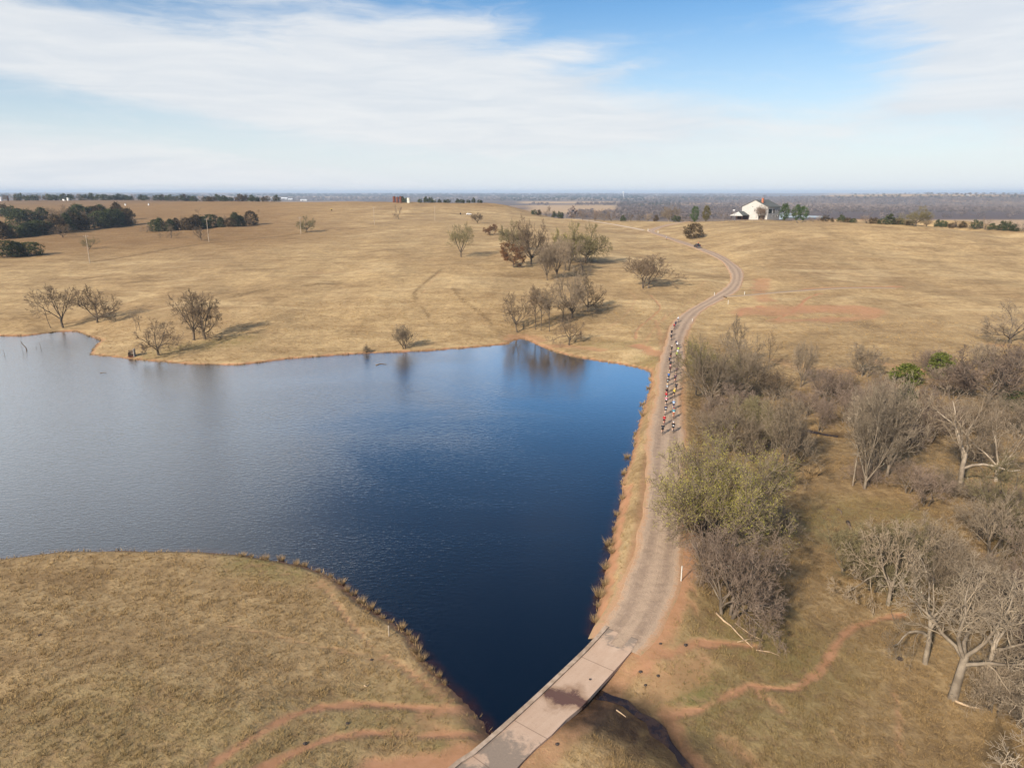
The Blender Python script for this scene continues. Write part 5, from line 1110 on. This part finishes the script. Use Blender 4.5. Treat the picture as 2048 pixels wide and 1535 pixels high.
# the person standing in its bed
J2 = {'pelvis': ((0,0,0.95), 0.15), 'chest': ((0,0.02,1.32), 0.17), 'neck': ((0,0.03,1.50), 0.06), 'skull': ((0,0.05,1.60), 0.09), 'crown': ((0,0.04,1.70), 0.08)}
E2 = [('pelvis','chest'),('chest','neck'),('neck','skull'),('skull','crown')]
for s_, n_ in ((1,'r'),(-1,'l')):
    J2.update({'shoulder_'+n_: ((0.2*s_,0.0,1.42), 0.08), 'elbow_'+n_: ((0.27*s_,0.10,1.20), 0.055), 'hand_'+n_: ((0.10*s_,0.30,1.36), 0.042), 'hip_'+n_: ((0.1*s_,0,0.9), 0.11), 'knee_'+n_: ((0.11*s_,0.02,0.48), 0.075), 'ankle_'+n_: ((0.11*s_,-0.02,0.08), 0.05), 'toe_'+n_: ((0.12*s_,0.16,0.04), 0.04)})
    E2 += [('chest','shoulder_'+n_),('shoulder_'+n_,'elbow_'+n_),('elbow_'+n_,'hand_'+n_),('pelvis','hip_'+n_),('hip_'+n_,'knee_'+n_),('knee_'+n_,'ankle_'+n_),('ankle_'+n_,'toe_'+n_)]
sb = skin_body('body', J2, E2, 'pelvis'); sb.materials.clear(); sb.materials.append(skin_m)
bw = Matrix.Rotation(rzv, 3, 'Z')@Vector((0,-1.4,0)); pr = empty('person', (vloc[0]+bw.x, vloc[1]+bw.y, vloc[2]+1.12), rzv+math.pi)
tag(pr, 'person in orange jacket standing in the back of the pickup truck', 'person'); link('body', sb, (), pr)
for nm, keep, c_ in (('jacket', {k: (0,1) for k in E2 if k[0] in ('pelvis','chest') and 'hip' not in k[1]}|{('shoulder_r','elbow_r'):(0,1),('shoulder_l','elbow_l'):(0,1),('elbow_r','hand_r'):(0,0.8),('elbow_l','hand_l'):(0,0.8)}, 'orange'), ('trousers', {k: (0,1) for k in E2 if k[0][:3] in ('hip','kne') or k[1][:3] == 'hip'}, 'navy'), ('hair', {('skull','crown'):(0.3,1)}, 'black')):
    m_ = shell(sb, nm, J2, E2, keep, 0.02); m_.materials.append(CLOTH[c_]); link(nm, m_, (), pr)
g = ground(938, 429.5)
e = empty('car', tuple(g), math.radians(-70)); tag(e, 'white car parked on the grass of the upper pasture', 'car')
prism_x(MB(), [(-2.2,0.35),(2.2,0.35),(2.3,0.6),(2.15,0.85),(1.1,0.98),(-2.1,0.98),(-2.25,0.7)], 1.8).build('body', white_paint, e)
prism_x(MB(), [(1.15,0.984),(0.45,1.5),(-1.3,1.52),(-1.95,0.984)], 1.55).build('cabin', white_paint, e)
prism_x(MB(), [(1.0,1.04),(0.42,1.44),(-1.25,1.45),(-1.75,1.04)], 1.57).build('side_window', glass, e)
MB().box(-0.7, 0.7, 0.62, 0.9, 1.1, 1.3).build('windscreen', glass, e)
for s_ in (-1, 1): MB().box(s_*0.65-0.15, s_*0.65+0.15, 2.2, 2.29, 0.6, 0.76).build('headlight', chrome, e)
car_wheels(e, ((-0.82,1.4),(0.82,1.4),(-0.82,-1.4),(0.82,-1.4)), 0.34)

# ------------------------------------------------------------------ the white house
siding = speckle('white_siding', (0.42,0.405,0.38), (0.47,0.455,0.43), 0.6, 0.75, 0.2); shingles = speckle('grey_shingles', (0.085,0.09,0.085), (0.15,0.155,0.145), 2.5, 0.95, 0.1)
brick = speckle('brick', (0.33,0.11,0.06), (0.45,0.18,0.10), 5, 0.9, 0.1); dwood = speckle('dark_wood', (0.07,0.035,0.025), (0.13,0.07,0.05), 3, 0.9, 0.1); trimw = flat('white_trim', (0.80,0.79,0.76), 0.6, 0.3)
hg = ground_near(1534, 439.2, 520); hd_ = np.linalg.norm(hg-np.array((0,0,CAMZ))); k_ = hd_/F       # metres per photo pixel at the house
HZ = hg[2]-0.3; VA = math.radians(24); TH = VA+math.atan2(hg[0], hg[1]); W_ = 46*k_/math.cos(VA); LN = 21.5*k_/math.sin(VA); EV, RG = 22.5*k_+0.3, 34.5*k_+0.3
HO = empty('house', (hg[0], hg[1], HZ), -TH); tag(HO, 'large white two-storey farmhouse with grey gabled roof on the hilltop', 'house')
def face_poly(name, pts_, th, mat, parent):
    """wall piece in the gable plane (x, z), th deep"""
    n = len(pts_); mb = MB(); mb.poly([(x_,0,z_) for x_, z_ in pts_]+[(x_,th,z_) for x_, z_ in pts_], tuple(range(n)), tuple(range(2*n-1, n-1, -1)), *[((i+1)%n, i, n+i, n+(i+1)%n) for i in range(n)]); return mb.build(name, mat, parent)
xl, xm = -W_, -W_/2; ox0, ox1 = -W_*0.34, -W_*0.09; oz = (0.2, EV*0.36, EV*0.47, EV*0.86)
roofz = lambda x_: EV+(RG-EV)*(1-abs(x_-xm)/(W_/2))
face_poly('gable_wall', [(xl,0),(ox0,0),(ox0,roofz(ox0)),(xm,RG),(xl,EV)], 0.3, siding, HO)
face_poly('gable_wall', [(ox1,0),(0,0),(0,EV),(ox1,roofz(ox1))], 0.3, siding, HO)
face_poly('gable_wall', [(ox0+.003,oz[3]),(ox1-.003,oz[3]),(ox1-.003,roofz(ox1)),(ox0+.003,roofz(ox0))], 0.3, siding, HO)
face_poly('balcony_front', [(ox0+.003,oz[1]),(ox1-.003,oz[1]),(ox1-.003,oz[2]+0.5),(ox0+.003,oz[2]+0.5)], 0.25, siding, HO)
MB().box(ox0+.003, ox1-.003, 0.26, 2.6, oz[1], oz[1]+0.2).build('balcony_floor', dwood, HO); MB().box(ox0-.2, ox1+.2, 2.604, 2.8, 0, oz[3]).build('balcony_back_wall', speckle('tan_wall', (0.20,0.14,0.10), (0.27,0.19,0.14), 1, 0.9, 0.1), HO)
MB().box(-0.3, 0, 0.304, LN, 0, EV).build('side_wall', siding, HO); MB().box(xl, xl+0.3, 0.304, LN, 0, EV).build('side_wall', siding, HO); MB().box(xl+.303, -0.303, LN-0.3, LN, 0, EV).build('rear_wall', siding, HO)
rf = None
for s_ in (-1, 1):
    xe = xm+s_*(W_/2+0.5); ze = EV-0.5*(RG-EV)/(W_/2); mb = MB(); a_ = [(xm,-0.45,RG+0.05),(xe,-0.45,ze+0.05),(xe,LN+0.45,ze+0.05),(xm,LN+0.45,RG+0.05)]
    mb.poly(a_+[(x_,y_,z_+0.22) for x_, y_, z_ in a_], (0,1,2,3), (7,6,5,4), (0,4,5,1), (1,5,6,2), (2,6,7,3), (3,7,4,0)); rf = mb.build('roof', shingles, HO)
MB().box(xm+3.3, xm+4.5, 2.0, 3.1, RG-3.5, RG+1.4).build('chimney', brick, rf)
def window(parent, x0, x1, z0, z1, side=False):
    mb = MB(); mb.box(x0-.1, x1+.1, -0.06, 0.02, z0-.1, z1+.1) if not side else mb.box(-0.02, 0.06, x0-.1, x1+.1, z0-.1, z1+.1); w_ = mb.build('window', trimw, parent)
    mb = MB(); mb.box(x0, x1, -0.075, -0.0605, z0, z1) if not side else mb.box(0.0605, 0.075, x0, x1, z0, z1); mb.build('pane', glass, w_)
window(HO, -W_*0.60, -W_*0.565, EV*0.96, EV*1.06); window(HO, -W_*0.525, -W_*0.49, EV*0.66, EV*0.78)
for f0, f1, z0, z1 in ((.06,.32,.50,.84),(.42,.56,.52,.84),(.62,.66,.62,.80),(.84,.94,.62,.82),(.40,.46,.22,.38),(.70,.76,.22,.36),(.86,.92,.24,.38)): window(HO, LN*f0, LN*f1, EV*z0, EV*z1, True)
# open-sided porch in front of its left corner
px0, px1, pd = xl-2.8, xl+W_*0.30, 9.5; pe, pr_ = 2.9, 5.6; y1_ = -0.6; y0_ = y1_-pd
PO = empty('porch', (0,0,0)); PO.parent = HO
mb = MB(); xmid = (px0+px1)/2; R5 = [(px0-.4,y0_-.4,pe),(px1+.4,y0_-.4,pe),(px1+.4,y1_+.3,pe),(px0-.4,y1_+.3,pe),(xmid,y0_+3.0,pr_),(xmid,y1_+.3,pr_)]
mb.poly(R5, (0,1,4), (1,2,5,4), (2,3,5), (3,0,4,5), (3,2,1,0)); mb.build('porch_roof', shingles, PO)
fp = MB(); fp.poly([(px0-.35,y0_-.42,pe+.02),(px1+.35,y0_-.42,pe+.02),(xmid,y0_+2.55,pr_-.35),(px0-.35,y0_-.38,pe-.25),(px1+.35,y0_-.38,pe-.25)],(0,1,2),(3,4,1,0)); fp.build('porch_gable', siding, PO)
for x_ in (px0+.2, (px0+px1)/2, px1-.2):
    for y_ in (y0_+.2, y1_-.3): MB().box(x_-.15, x_+.15, y_-.15, y_+.15, 0, pe-.26).build('porch_post', dwood, PO)
MB().box(px0+.5, px1-.5, y1_-.28, y1_-.1, 0, pe-.3).build('porch_back', dwood, PO)
# board fence round its yard
fw = speckle('fence_wood', (0.10,0.075,0.055), (0.19,0.15,0.115), 3, 0.95, 0.1)
FE = empty('fence', (0,0,0)); tag(FE, 'weathered post and rail fence around the hilltop yard', 'fence')
fl = [ground_near(px, py, 520) for px, py in ((1372,441.5),(1400,442.3),(1440,443),(1490,443.4),(1540,443.6),(1572,443),(1592,440.8),(1612,439.4),(1640,439.6))]
fl = catmull(fl, 4.0)
for i, q in enumerate(fl):
    o = MB().box(-.08, .08, -.08, .08, -.2, 1.35).build('fence_post', fw, FE) if i == 0 else link('fence_post', fpm, (), FE)
    fpm = o.data; o.location = (q[0], q[1], hz(q[0], q[1]))
    if i:
        p = fl[i-1]; a = Vector((p[0], p[1], hz(p[0], p[1]))); c_ = Vector((q[0], q[1], hz(q[0], q[1])))
        for zr in (0.45, 0.8, 1.15): mb = MB(); mb.tube([a+Vector((0,0,zr)), c_+Vector((0,0,zr))], 0.055, 4); mb.build('rail', fw, FE)
# flagless yard pole with a white lamp head, left of the porch
g = ground_near(1468, 440, 520); e = empty('yard_light', tuple(g)); tag(e, 'tall thin yard light with white head left of the house', 'lamp post')
MB().tube([(0,0,-.3),(0,0,6.8)], [.09,.06], 6).build('pole', alloy, e); MB().box(-1.3, .1, -.12, .12, 6.6, 7.1).build('lamp_head', white_paint, e)

# ------------------------------------------------------------------ poles, posts, tanks, sheds
pole_m = speckle('pole_wood', (0.30,0.24,0.18), (0.45,0.37,0.29), 2, 0.9, 0.1)
for i, (px, by, ty) in enumerate(((180,527,479),(418,484,442),(602,468,436),(749,450,416),(870,441,413),(1130,440,418),(93,398.5,384),(245,398,386))):
    g = ground_near(px, by, 1750); d = np.linalg.norm(g-np.array((0,0,CAMZ))); h = (by-ty)*d/F/0.995
    e = empty('power_pole', tuple(g), math.radians(25)); tag(e, ('weathered wooden power pole, '+('nearest one, left of the leaning budding tree','second one, beside the dense round bare tree','third one, beside the round bare tree','fourth one, on the slope below the tanks','fifth one, on the slope below the white car','the one by the pale side road on the plateau','thin one on the left horizon near the rusty tank group','thin one on the left horizon right of the white tank')[i]), 'power pole', 'power poles')
    MB().tube([(0,0,-.4),(0,0,h)], [.17,.11], 8).build('pole', pole_m, e); MB().box(-.9, .9, -.06, .06, h-.75, h-.6).build('crossarm', pole_m, e)
    for s_ in (-.8, 0, .8): MB().tube([(s_,0,h-.596),(s_,0,h-.4)], [.05,.03], 6).build('insulator', trimw, e)
post_m = flat('white_post', (0.55,0.54,0.50), 0.6, 0.3)
for px, by, hp, lb in ((1428.5,591.5,7,'white marker post on the grass left of the road bend'),(1489,589,6,'white marker post above the farm track junction'),(1456,608.5,8,'white marker post on the grass below the farm track junction'),(1384.5,643,6,'pale low post right of the front riders'),(1296,462,4.5,'white marker post left of the upper road fork'),(1316,466,4.5,'white marker post right of the upper road fork'),(1362,1162,28,'tall white pipe post at the road edge by the lilac-grey tree'),(778,1272,19,'brown wooden stake on the near shore among the grass clumps')):
    g = ground(px, by); d = np.linalg.norm(g-np.array((0,0,CAMZ))); dep = math.asin((CAMZ-g[2])/d); h = hp*d/F/math.cos(dep)
    r = max(0.05, 0.0003*d); mb = MB(); mb.tube([(0,0,-.15),(0,0,h*0.96),(0,0,h)], [r, r, r*0.6], 8)
    o = mb.build('marker_post', pole_m if 'brown' in lb else post_m); o.location = g; tag(o, lb, 'post')
rustm = speckle('rusty_steel', (0.095,0.030,0.018), (0.17,0.062,0.036), 0.8, 0.8, 0.3); palem = speckle('pale_tank_paint', (0.50,0.49,0.42), (0.66,0.65,0.58), 0.5, 0.6, 0.3); whitem = flat('tank_white', (0.78,0.78,0.76), 0.5, 0.3)
for px, by, hp, wp, m_, lb in ((788.5,405,11.5,5.6,rustm,'rusty red storage tank on the crest, left of three'),(795,405.4,11,5.4,rustm,'rusty red storage tank on the crest, middle of three'),(801.5,405.4,12,5.6,rustm,'rusty red storage tank on the crest, right of three'),(817.5,405.5,9.5,6.2,palem,'pale cream storage tank on the crest beside the rusty ones'),
    (2,402,6.5,4.5,whitem,'white storage tank at the very left edge of the horizon'),(16.5,400,8,2.4,rustm,'thin tall rusty tank at the left end of the horizon'),(34,400,5.5,4,rustm,'rusty tank at the left of the small group on the left horizon'),(39,400,5,3.6,rustm,'rusty tank at the right of the small group on the left horizon'),(137,401,4.6,4.5,whitem,'white tank alone on the left hill crest'),(129.5,401,2.4,6,whitem,'low white tank beside the taller white tank')):
    g = ground_near(px, by, 1750 if px < 640 else 850); d = np.linalg.norm(g-np.array((0,0,CAMZ))); h = hp*d/F; r = wp*d/F/2
    e = empty('storage_tank', tuple(g)); tag(e, lb, 'tank', 'storage tanks on the skyline')
    MB().lathe([(r,-.4),(r,h*0.94)], 20).build('shell', m_, e, True); MB().lathe([(r*1.03,h*0.94),(r*1.03,h*0.955),(0.3,h*0.995),(0.3,h),(0.001,h)], 20).build('top', m_, e)
    for f in (0.32, 0.64): MB().lathe([(r*1.002,h*f-.06),(r*1.02,h*f-.06),(r*1.02,h*f+.06),(r*1.002,h*f+.06)], 20).build('hoop', m_, e)
tinroof = flat('tin_roof', (0.62,0.64,0.66), 0.5, 0.4)
for px, by, wp, hp, lb in ((537,398.6,10,4.5,'small white gabled building in the left treeline, leftmost of four'),(568.5,398.5,11,4.4,'white shed with grey roof in the left treeline, second of four'),(580.5,399.4,8,3.2,'low white shed in the left treeline, third of four'),(607,400.8,12,3.2,'low tan shed in the left treeline, rightmost of four'),(866,400.5,11,3.4,'long white roofed building behind the crest cedars'),(1936,391,5,2.2,'tiny white house on the far right ridge'),(1058,386.8,5,1.8,'tiny white building on the far plain')):
    g = ground(px, by+1.2, 12000, 700); d = np.linalg.norm(g-np.array((0,0,CAMZ))); w, h = wp*d/F, hp*d/F; D_ = w*0.7
    e = empty('farm_building', tuple(g), 0.15); tag(e, lb, 'building', 'far farm buildings')
    MB().box(-w/2, w/2, 0, D_, -.5, h*0.62).build('wall', siding, e)
    mb = MB(); mb.poly([(-w/2-.4,-.5,h*.62),(w/2+.4,-.5,h*.62),(w/2+.4,D_/2,h),(-w/2-.4,D_/2,h),(w/2+.4,D_+.5,h*.62),(-w/2-.4,D_+.5,h*.62)],(0,1,2,3),(3,2,4,5),(1,4,2),(0,3,5),(0,5,4,1)); mb.build('roof', tinroof, e)
    MB().box(-w*.2, -w*.05, -.08, -.004, 0, h*0.45).build('door', glass, e)
g = away(1247, 8200, 0); g[2] = hz(g[0], g[1]); e = empty('water_tower', tuple(g)); tag(e, 'tiny white water tower on the hazy far plain', 'water tower')
MB().lathe([(6,0),(2.5,6),(2.5,34),(5,37)], 12).build('stem', whitem, e); MB().lathe([(5,37),(11,41),(11,46),(5,50),(0.01,51)], 14).build('bowl', whitem, e)
for px, by, c_, lb in ((663,421,'yellow','small yellow and dark barrel standing alone in the upper field'),(251,411,'white','small white barrel in the left field, left of two'),(297.5,410.5,'white','small white barrel in the left field, right of two'),(921,429,'black','small dark barrel in the grass left of the white car')):
    g = ground(px, by, 3000); d = np.linalg.norm(g-np.array((0,0,CAMZ))); h = 3.4*d/F; e = empty('barrel', tuple(g)); tag(e, lb, 'barrel')
    MB().lathe([(h*.32,-.1),(h*.34,h*.3),(h*.32,h*.6)], 12).build('drum', CLOTH['black'] if c_ != 'white' else whitem, e); MB().lathe([(h*.323,h*.603),(h*.323,h),(0.01,h*1.02)], 12).build('lid', CLOTH[c_], e)

# ------------------------------------------------------------------ driftwood, logs, stones, the blind
dead = speckle('dead_wood', (0.10,0.07,0.05), (0.20,0.145,0.10), 4, 0.95, 0.1); palewood = speckle('bleached_wood', (0.36,0.25,0.16), (0.52,0.38,0.25), 3, 0.9, 0.1)
def stick(name, pp, r, mat, label, cat, z=None, lift=0.05, rise=None):
    Q = []
    for k, (px, py) in enumerate(pp):
        q = at(px, py, z) if z is not None else ground(px, py)
        Q.append(Vector((q[0], q[1], q[2]+lift)))
    mb = MB(); n = len(Q); mb.tube(Q, [r*(1-0.65*k/max(1, n-1)) for k in range(n)], 7); o = mb.build(name, mat, None, True); return tag(o, label, cat)
# dead stems standing in the water: foot pixel, then offsets up
def snag(px, py, pts_, r, label):
    g = at(px, py, WL); mb = MB(); mb.tube([(x_, 0, z_) for x_, z_ in pts_], [r*(1-0.5*i/(len(pts_)-1)) for i in range(len(pts_))], 7); o = mb.build('snag', dead); o.location = g; return tag(o, label, 'snag', 'dead stems standing in the lake')
snag(53,700,((0,-.6),(0.05,0.4),(-.25,.9),(-.85,1.7),(-1.0,2.3)),.14,'crooked dead trunk standing out of the lake near the left shore')
snag(10,711,((0,-.5),(-.1,.8),(-.2,1.6)),.05,'thin dead stem in the lake at the left edge'); snag(83,699,((0,-.5),(-.1,.9),(-.2,1.7)),.06,'thin dead stem in the lake right of the crooked trunk'); snag(46,704,((0,-.4),(-.1,1.0),(-.2,2.0)),.035,'very thin stem in the lake left of the crooked trunk'); snag(72,696,((0,-.4),(0.1,.5)),.05,'short stub in the lake between the dead stems')
stick('floating_log',((752,730),(762,727),(773,729)),.14,dead,'dark floating log off the far bank by the sparse shrub','log',WL,.02); stick('floating_branch',((200,746),(208,744.5),(213,746)),.08,dead,'small dark floating branch off the grassy point','branch',WL,.02)
for pp, r, m_, lb in ((((1432,1226),(1448,1242),(1462,1252),(1478,1270),(1506,1296)),.10,palewood,'long pale fallen branch beside the lilac-grey tree trunk'),(((1470,1246),(1500,1268),(1528,1282)),.05,palewood,'thin pale fallen branch right of the long pale one'),(((1512,1300),(1540,1304),(1560,1312)),.045,palewood,'short pale stick lying in grass right of the red patch'),(((1475,1284),(1500,1278),(1535,1284)),.04,palewood,'thin pale stick above the red patch by the road'),
    (((1910,1402),(1935,1412),(1965,1418)),.11,palewood,'pale log lying at the foot of the large pale tree'),(((1233,1420),(1243,1427),(1252,1434)),.06,palewood,'pale stick lying in the stream bed below the bridge'),(((1675,1019),(1682,1022),(1683,1029)),.16,dead,'short bent dark log in the open grass, upper of two'),(((1695,1044),(1699,1052),(1704,1061)),.24,dead,'thick dark log in the open grass, lower of two'),(((728,1371),(733,1373),(740,1367)),.05,palewood,'small bleached curved bone-like stick in near grass')):
    stick('fallen_branch', pp, r, m_, lb, 'branch')
stone_m = speckle('dark_stone', (0.035,0.028,0.025), (0.09,0.07,0.06), 6, 0.95, 0.1); sr = random.Random(3); stl = []
for k in range(3):
    bm = bmesh.new(); bmesh.ops.create_icosphere(bm, subdivisions=2, radius=1)
    for v in bm.verts: v.co *= sr.uniform(0.75, 1.15); v.co.z *= 0.6
    m_ = bpy.data.meshes.new('stone'); bm.to_mesh(m_); bm.free(); m_.materials.append(stone_m); stl.append(m_)
for k, (px, py, r, lb) in enumerate(((1321,1287,.14,'small dark clod on the red verge above the bridge'),(1371,1290,.18,'larger dark clod on the red verge above the bridge'),(1281,1343,.16,'dark clod in the grass right of the bridge end'),(1316,1351,.13,'dark clod on the red trail right of the bridge end'),(1291,1370,.14,'dark clod in the grass just above the stream'),(1180,1358,.10,'dark clod lying on the bridge slab'),
    (1800,1318,.25,'dark clump of dirt beside the grey trunk at lower right'),(79,1270,.14,'dark clod in the near-left meadow'),(743,1319,.13,'dark clod between the red trails on the near shore'),(695,1446,.14,'dark clod on the lower red trail'),(610,1487,.16,'dark clod under the lowest red trail'),(1114,1488,.14,'dark clod below the bridge in pale grass'))):
    g = ground(px, py) if 'slab' not in lb else at(px, py, -0.82); o = link('stone', stl[k % 3]); o.location = (g[0], g[1], g[2]+r*.2); o.scale = (r, r*sr.uniform(.8,1.3), r); o.rotation_euler[2] = k; tag(o, lb, 'stone', 'dark clods on the ground')
g = ground(264, 712); e = empty('wooden_blind', tuple(g), math.radians(15)); tag(e, 'small weathered wooden blind at the edge of the grassy point', 'blind')
greyw = speckle('grey_boards', (0.30,0.26,0.23), (0.44,0.40,0.36), 3, 0.95, 0.1)
MB().box(.55,.68,-.9,.7,0,1.75).build('side_panel', greyw, e); MB().box(-.75,.546,.55,.68,0,1.35).build('back_panel', dead, e); MB().box(-.75,.546,-.25,.546,.42,.5).build('seat', dead, e); MB().box(-.75,-.65,-.3,.546,0,.9).build('side_panel', dead, e); MB().box(-.75,.546,-.9,-.255,0,.12).build('floor_board', rustm, e)

# ------------------------------------------------------------------ grass
gr = np.random.RandomState(21)
grass_m, nt, b = new_mat('grass_blades', 0.85, 0.15); nt.put(b.inputs['Base Color'], nt.attr('tone')['Color'])
def blades(C, H, Rr, n, tone, lean=0.5, width=0.02):
    """n narrow blades per foot point C (m,3), heights H, spread Rr"""
    m = len(C); c = np.repeat(C, n, 0); h = np.repeat(H, n)*gr.uniform(0.55, 1.15, m*n); r = np.repeat(Rr, n)
    a = gr.uniform(0, 6.283, m*n); q = np.sqrt(gr.uniform(0, 1, m*n))*r; foot = c+np.column_stack((np.cos(a)*q, np.sin(a)*q, np.zeros(m*n)))
    out = np.column_stack((np.cos(a)*lean*h*gr.uniform(0.2, 1.2, m*n), np.sin(a)*lean*h*gr.uniform(0.2, 1.2, m*n), h)); w = np.repeat(width if hasattr(width, '__len__') else np.full(m, width), n)*gr.uniform(0.6, 1.3, m*n)
    b2 = gr.uniform(0, 6.283, m*n); sdv = np.column_stack((np.cos(b2)*w, np.sin(b2)*w, np.zeros(m*n)))
    V = np.stack((foot-sdv, foot+sdv, foot+out), 1).reshape(-1, 3)
    T = np.repeat(tone, n, 0)*gr.uniform(0.82, 1.15, (m*n, 1)); return V, np.repeat(T, 3, 0)
def grass_obj(name, parts, label, kind='stuff'):
    V = np.concatenate([p[0] for p in parts]); T = np.concatenate([p[1] for p in parts]); V[:,2] -= 0.01
    me = raw_mesh(name, V, np.arange(len(V)).reshape(-1, 3))
    a = me.attributes.new('tone', 'FLOAT_COLOR', 'POINT'); a.data.foreach_set('color', np.column_stack((T, np.ones(len(T)))).astype(np.float32).ravel())
    return tag(link(name, me, grass_m), label, 'grass', kind=kind)
NG = 150000
bb_ = gr.uniform(math.radians(-43), math.radians(43), NG); rr_ = 34*np.exp(gr.uniform(0, 1, NG)*math.log(230/34))
Q = np.column_stack((np.sin(bb_)*rr_, np.cos(bb_)*rr_))
def grid_val(arr, Q):
    A = arr.reshape(ny, nx); i = np.clip(np.searchsorted(xs, Q[:,0])-1, 0, nx-2); j = np.clip(np.searchsorted(ys, Q[:,1])-1, 0, ny-2)
    u = (Q[:,0]-xs[i])/(xs[i+1]-xs[i]); v = (Q[:,1]-ys[j])/(ys[j+1]-ys[j]); return (A[j,i]*(1-u)+A[j,i+1]*u)*(1-v)+(A[j+1,i]*(1-u)+A[j+1,i+1]*u)*v
clump = smooth_noise(Q[:,0], Q[:,1], 3.2, 11)*0.6+smooth_noise(Q[:,0], Q[:,1], 1.3, 12)*0.5+smooth_noise(Q[:,0], Q[:,1], 11, 13)*0.4
qd, qw, ql, qg, qr = (grid_val(a, Q) for a in (dirt, wet, litter_shade, green, dR)); qk = lake_dist(Q)
ok = (qk > 0.25) & (qr > 2.9) & (qw < 0.45) & (gr.uniform(0, 1, NG) > qd*1.25) & (gr.uniform(0, 1, NG) < 0.55+0.6*clump+0.3*ql)
Q, clump, ql, qg, qd = Q[ok], clump[ok], ql[ok], qg[ok], qd[ok]; rq = np.hypot(Q[:,0], Q[:,1])
tan_ = np.array((0.40, 0.272, 0.122)); brn = np.array((0.19, 0.12, 0.056)); grn = np.array((0.17, 0.16, 0.05))
tone = tan_*(1-ql[:,None]*0.75)+brn*ql[:,None]*0.75; tone = tone*(1-qg[:,None]*0.7)+grn*qg[:,None]*0.7; tone *= (0.86+0.22*clump)[:,None]
H = (0.13+0.17*np.clip(clump+0.25, 0, 1.2))*(1+0.35*ql); C = np.column_stack((Q, hfast(Q)))
grass_obj('dry_grass', [blades(C, H, 0.10+0.10*np.clip(clump, 0, 1), 8, tone, 0.9, 0.008+0.00014*rq)], 'dry tan pasture grass in uneven tufts on the banks')
# fringe of grass hanging over the water's edge
fr_ = []
for i in range(len(shore)):
    a, b2 = shore[i], shore[(i+1) % len(shore)]; L = np.linalg.norm(b2-a)
    if L > 40: continue
    n = int(L/0.16)+1; t = gr.uniform(0, 1, n)[:,None]; nrm = np.array(((b2-a)[1], -(b2-a)[0]))/(L+1e-9); fr_.append(a*(1-t)+b2*t+gr.normal(0, 0.22, (n,1))*nrm)
FQ = np.concatenate(fr_); kd = lake_dist(FQ); dRr = np.minimum(grid_val(dR, FQ), 50); mm = (kd > -0.15) & (dRr > 2.6); FQ = FQ[mm]; mm2 = gr.uniform(0, 1, len(FQ)) < np.clip(0.45+0.7*smooth_noise(FQ[:,0], FQ[:,1], 5, 14), 0.05, 1); FQ = FQ[mm2]
rf_ = np.hypot(FQ[:,0], FQ[:,1]); tn = np.tile(np.array((0.37,0.26,0.135)), (len(FQ),1))*gr.uniform(0.55, 1.15, (len(FQ),1))
grass_obj('shore_grass', [blades(np.column_stack((FQ, np.maximum(hfast(FQ), WL))), gr.uniform(0.2, 0.5, len(FQ)), np.full(len(FQ), 0.14), 4, tn, 0.6, 0.012+0.0002*rf_)], 'tan grass fringe along the lake shore')
# larger clumps one can count along the near shores
cl_meshes = []
for k in range(4):
    V, T = blades(np.array([[0,0,0.0]]), np.array([1.0]), np.array([0.33]), 150, np.array([[0.30,0.205,0.105]]), 0.62, 0.022)
    me = raw_mesh('grass_clump', V, np.arange(len(V)).reshape(-1,3)); a = me.attributes.new('tone', 'FLOAT_COLOR', 'POINT'); a.data.foreach_set('color', np.column_stack((T, np.ones(len(T)))).astype(np.float32).ravel()); me.materials.append(grass_m); cl_meshes.append(me)
cr = random.Random(8)
def clumps(pxs, where, group, size):
    for i, (px, py) in enumerate(pxs):
        q = at(px+cr.uniform(-5,5), py+cr.uniform(-4,4), WL+0.15); z = max(hz(q[0], q[1]), WL-0.05); o = link('grass_clump', cl_meshes[i % 4]); s = cr.uniform(*size); o.location = (q[0], q[1], z); o.scale = (s*cr.uniform(.9,1.4), s*cr.uniform(.9,1.3), s*cr.uniform(.8,1.1)); o.rotation_euler[2] = cr.uniform(0, 6)
        tag(o, f'dry grass clump on {where}, {ordw(i+1)} from the bridge', 'grass clump', group)
clumps([(1190,1270),(1193,1238),(1200,1212),(1203,1190),(1212,1165),(1216,1130),(1221,1108),(1217,1085),(1228,1058),(1236,1030),(1241,1000),(1247,972),(1250,945),(1258,915),(1266,890),(1272,862),(1282,832),(1288,806),(1297,778)], 'the dam bank', 'grass clumps on the dam bank', (0.4,1.05))
clumps([(890,1366),(878,1352),(860,1338),(848,1318),(836,1304),(826,1274),(812,1262),(798,1250),(782,1240),(770,1232),(752,1222),(738,1212),(722,1200),(706,1188),(694,1176),(682,1164),(664,1152),(640,1142),(612,1132),(600,1128),(588,1124),(560,1120),(530,1115),(500,1111),(486,1110)], 'the near shore', 'grass clumps on the near shore', (0.28,0.72))
o = link('reed_heap', cl_meshes[1]); g = ground(1623, 950); o.location = g; o.scale = (2.4,1.6,1.3); tag(o, 'heap of pale reeds beside the little pool in the wood', 'reeds')

# ------------------------------------------------------------------ haze over the plain
hb_ = MB(); hb_.box(-24000, 24000, -300, 27000, -60, 75); hm_ = bpy.data.materials.new('haze_air'); hm_.use_nodes = True; hn = NT(hm_.node_tree); hn.n.clear()
ho = hn.node('ShaderNodeOutputMaterial'); pv = hn.node('ShaderNodeVolumePrincipled'); pv.inputs['Color'].default_value = (0.64, 0.79, 1.0, 1); pv.inputs['Density'].default_value = 9.0e-5; pv.inputs['Anisotropy'].default_value = 0.0
hn.l.new(pv.outputs[0], ho.inputs['Volume']); tag(hb_.build('haze', hm_), 'thin blue haze lying over the far plain', 'haze', kind='stuff')
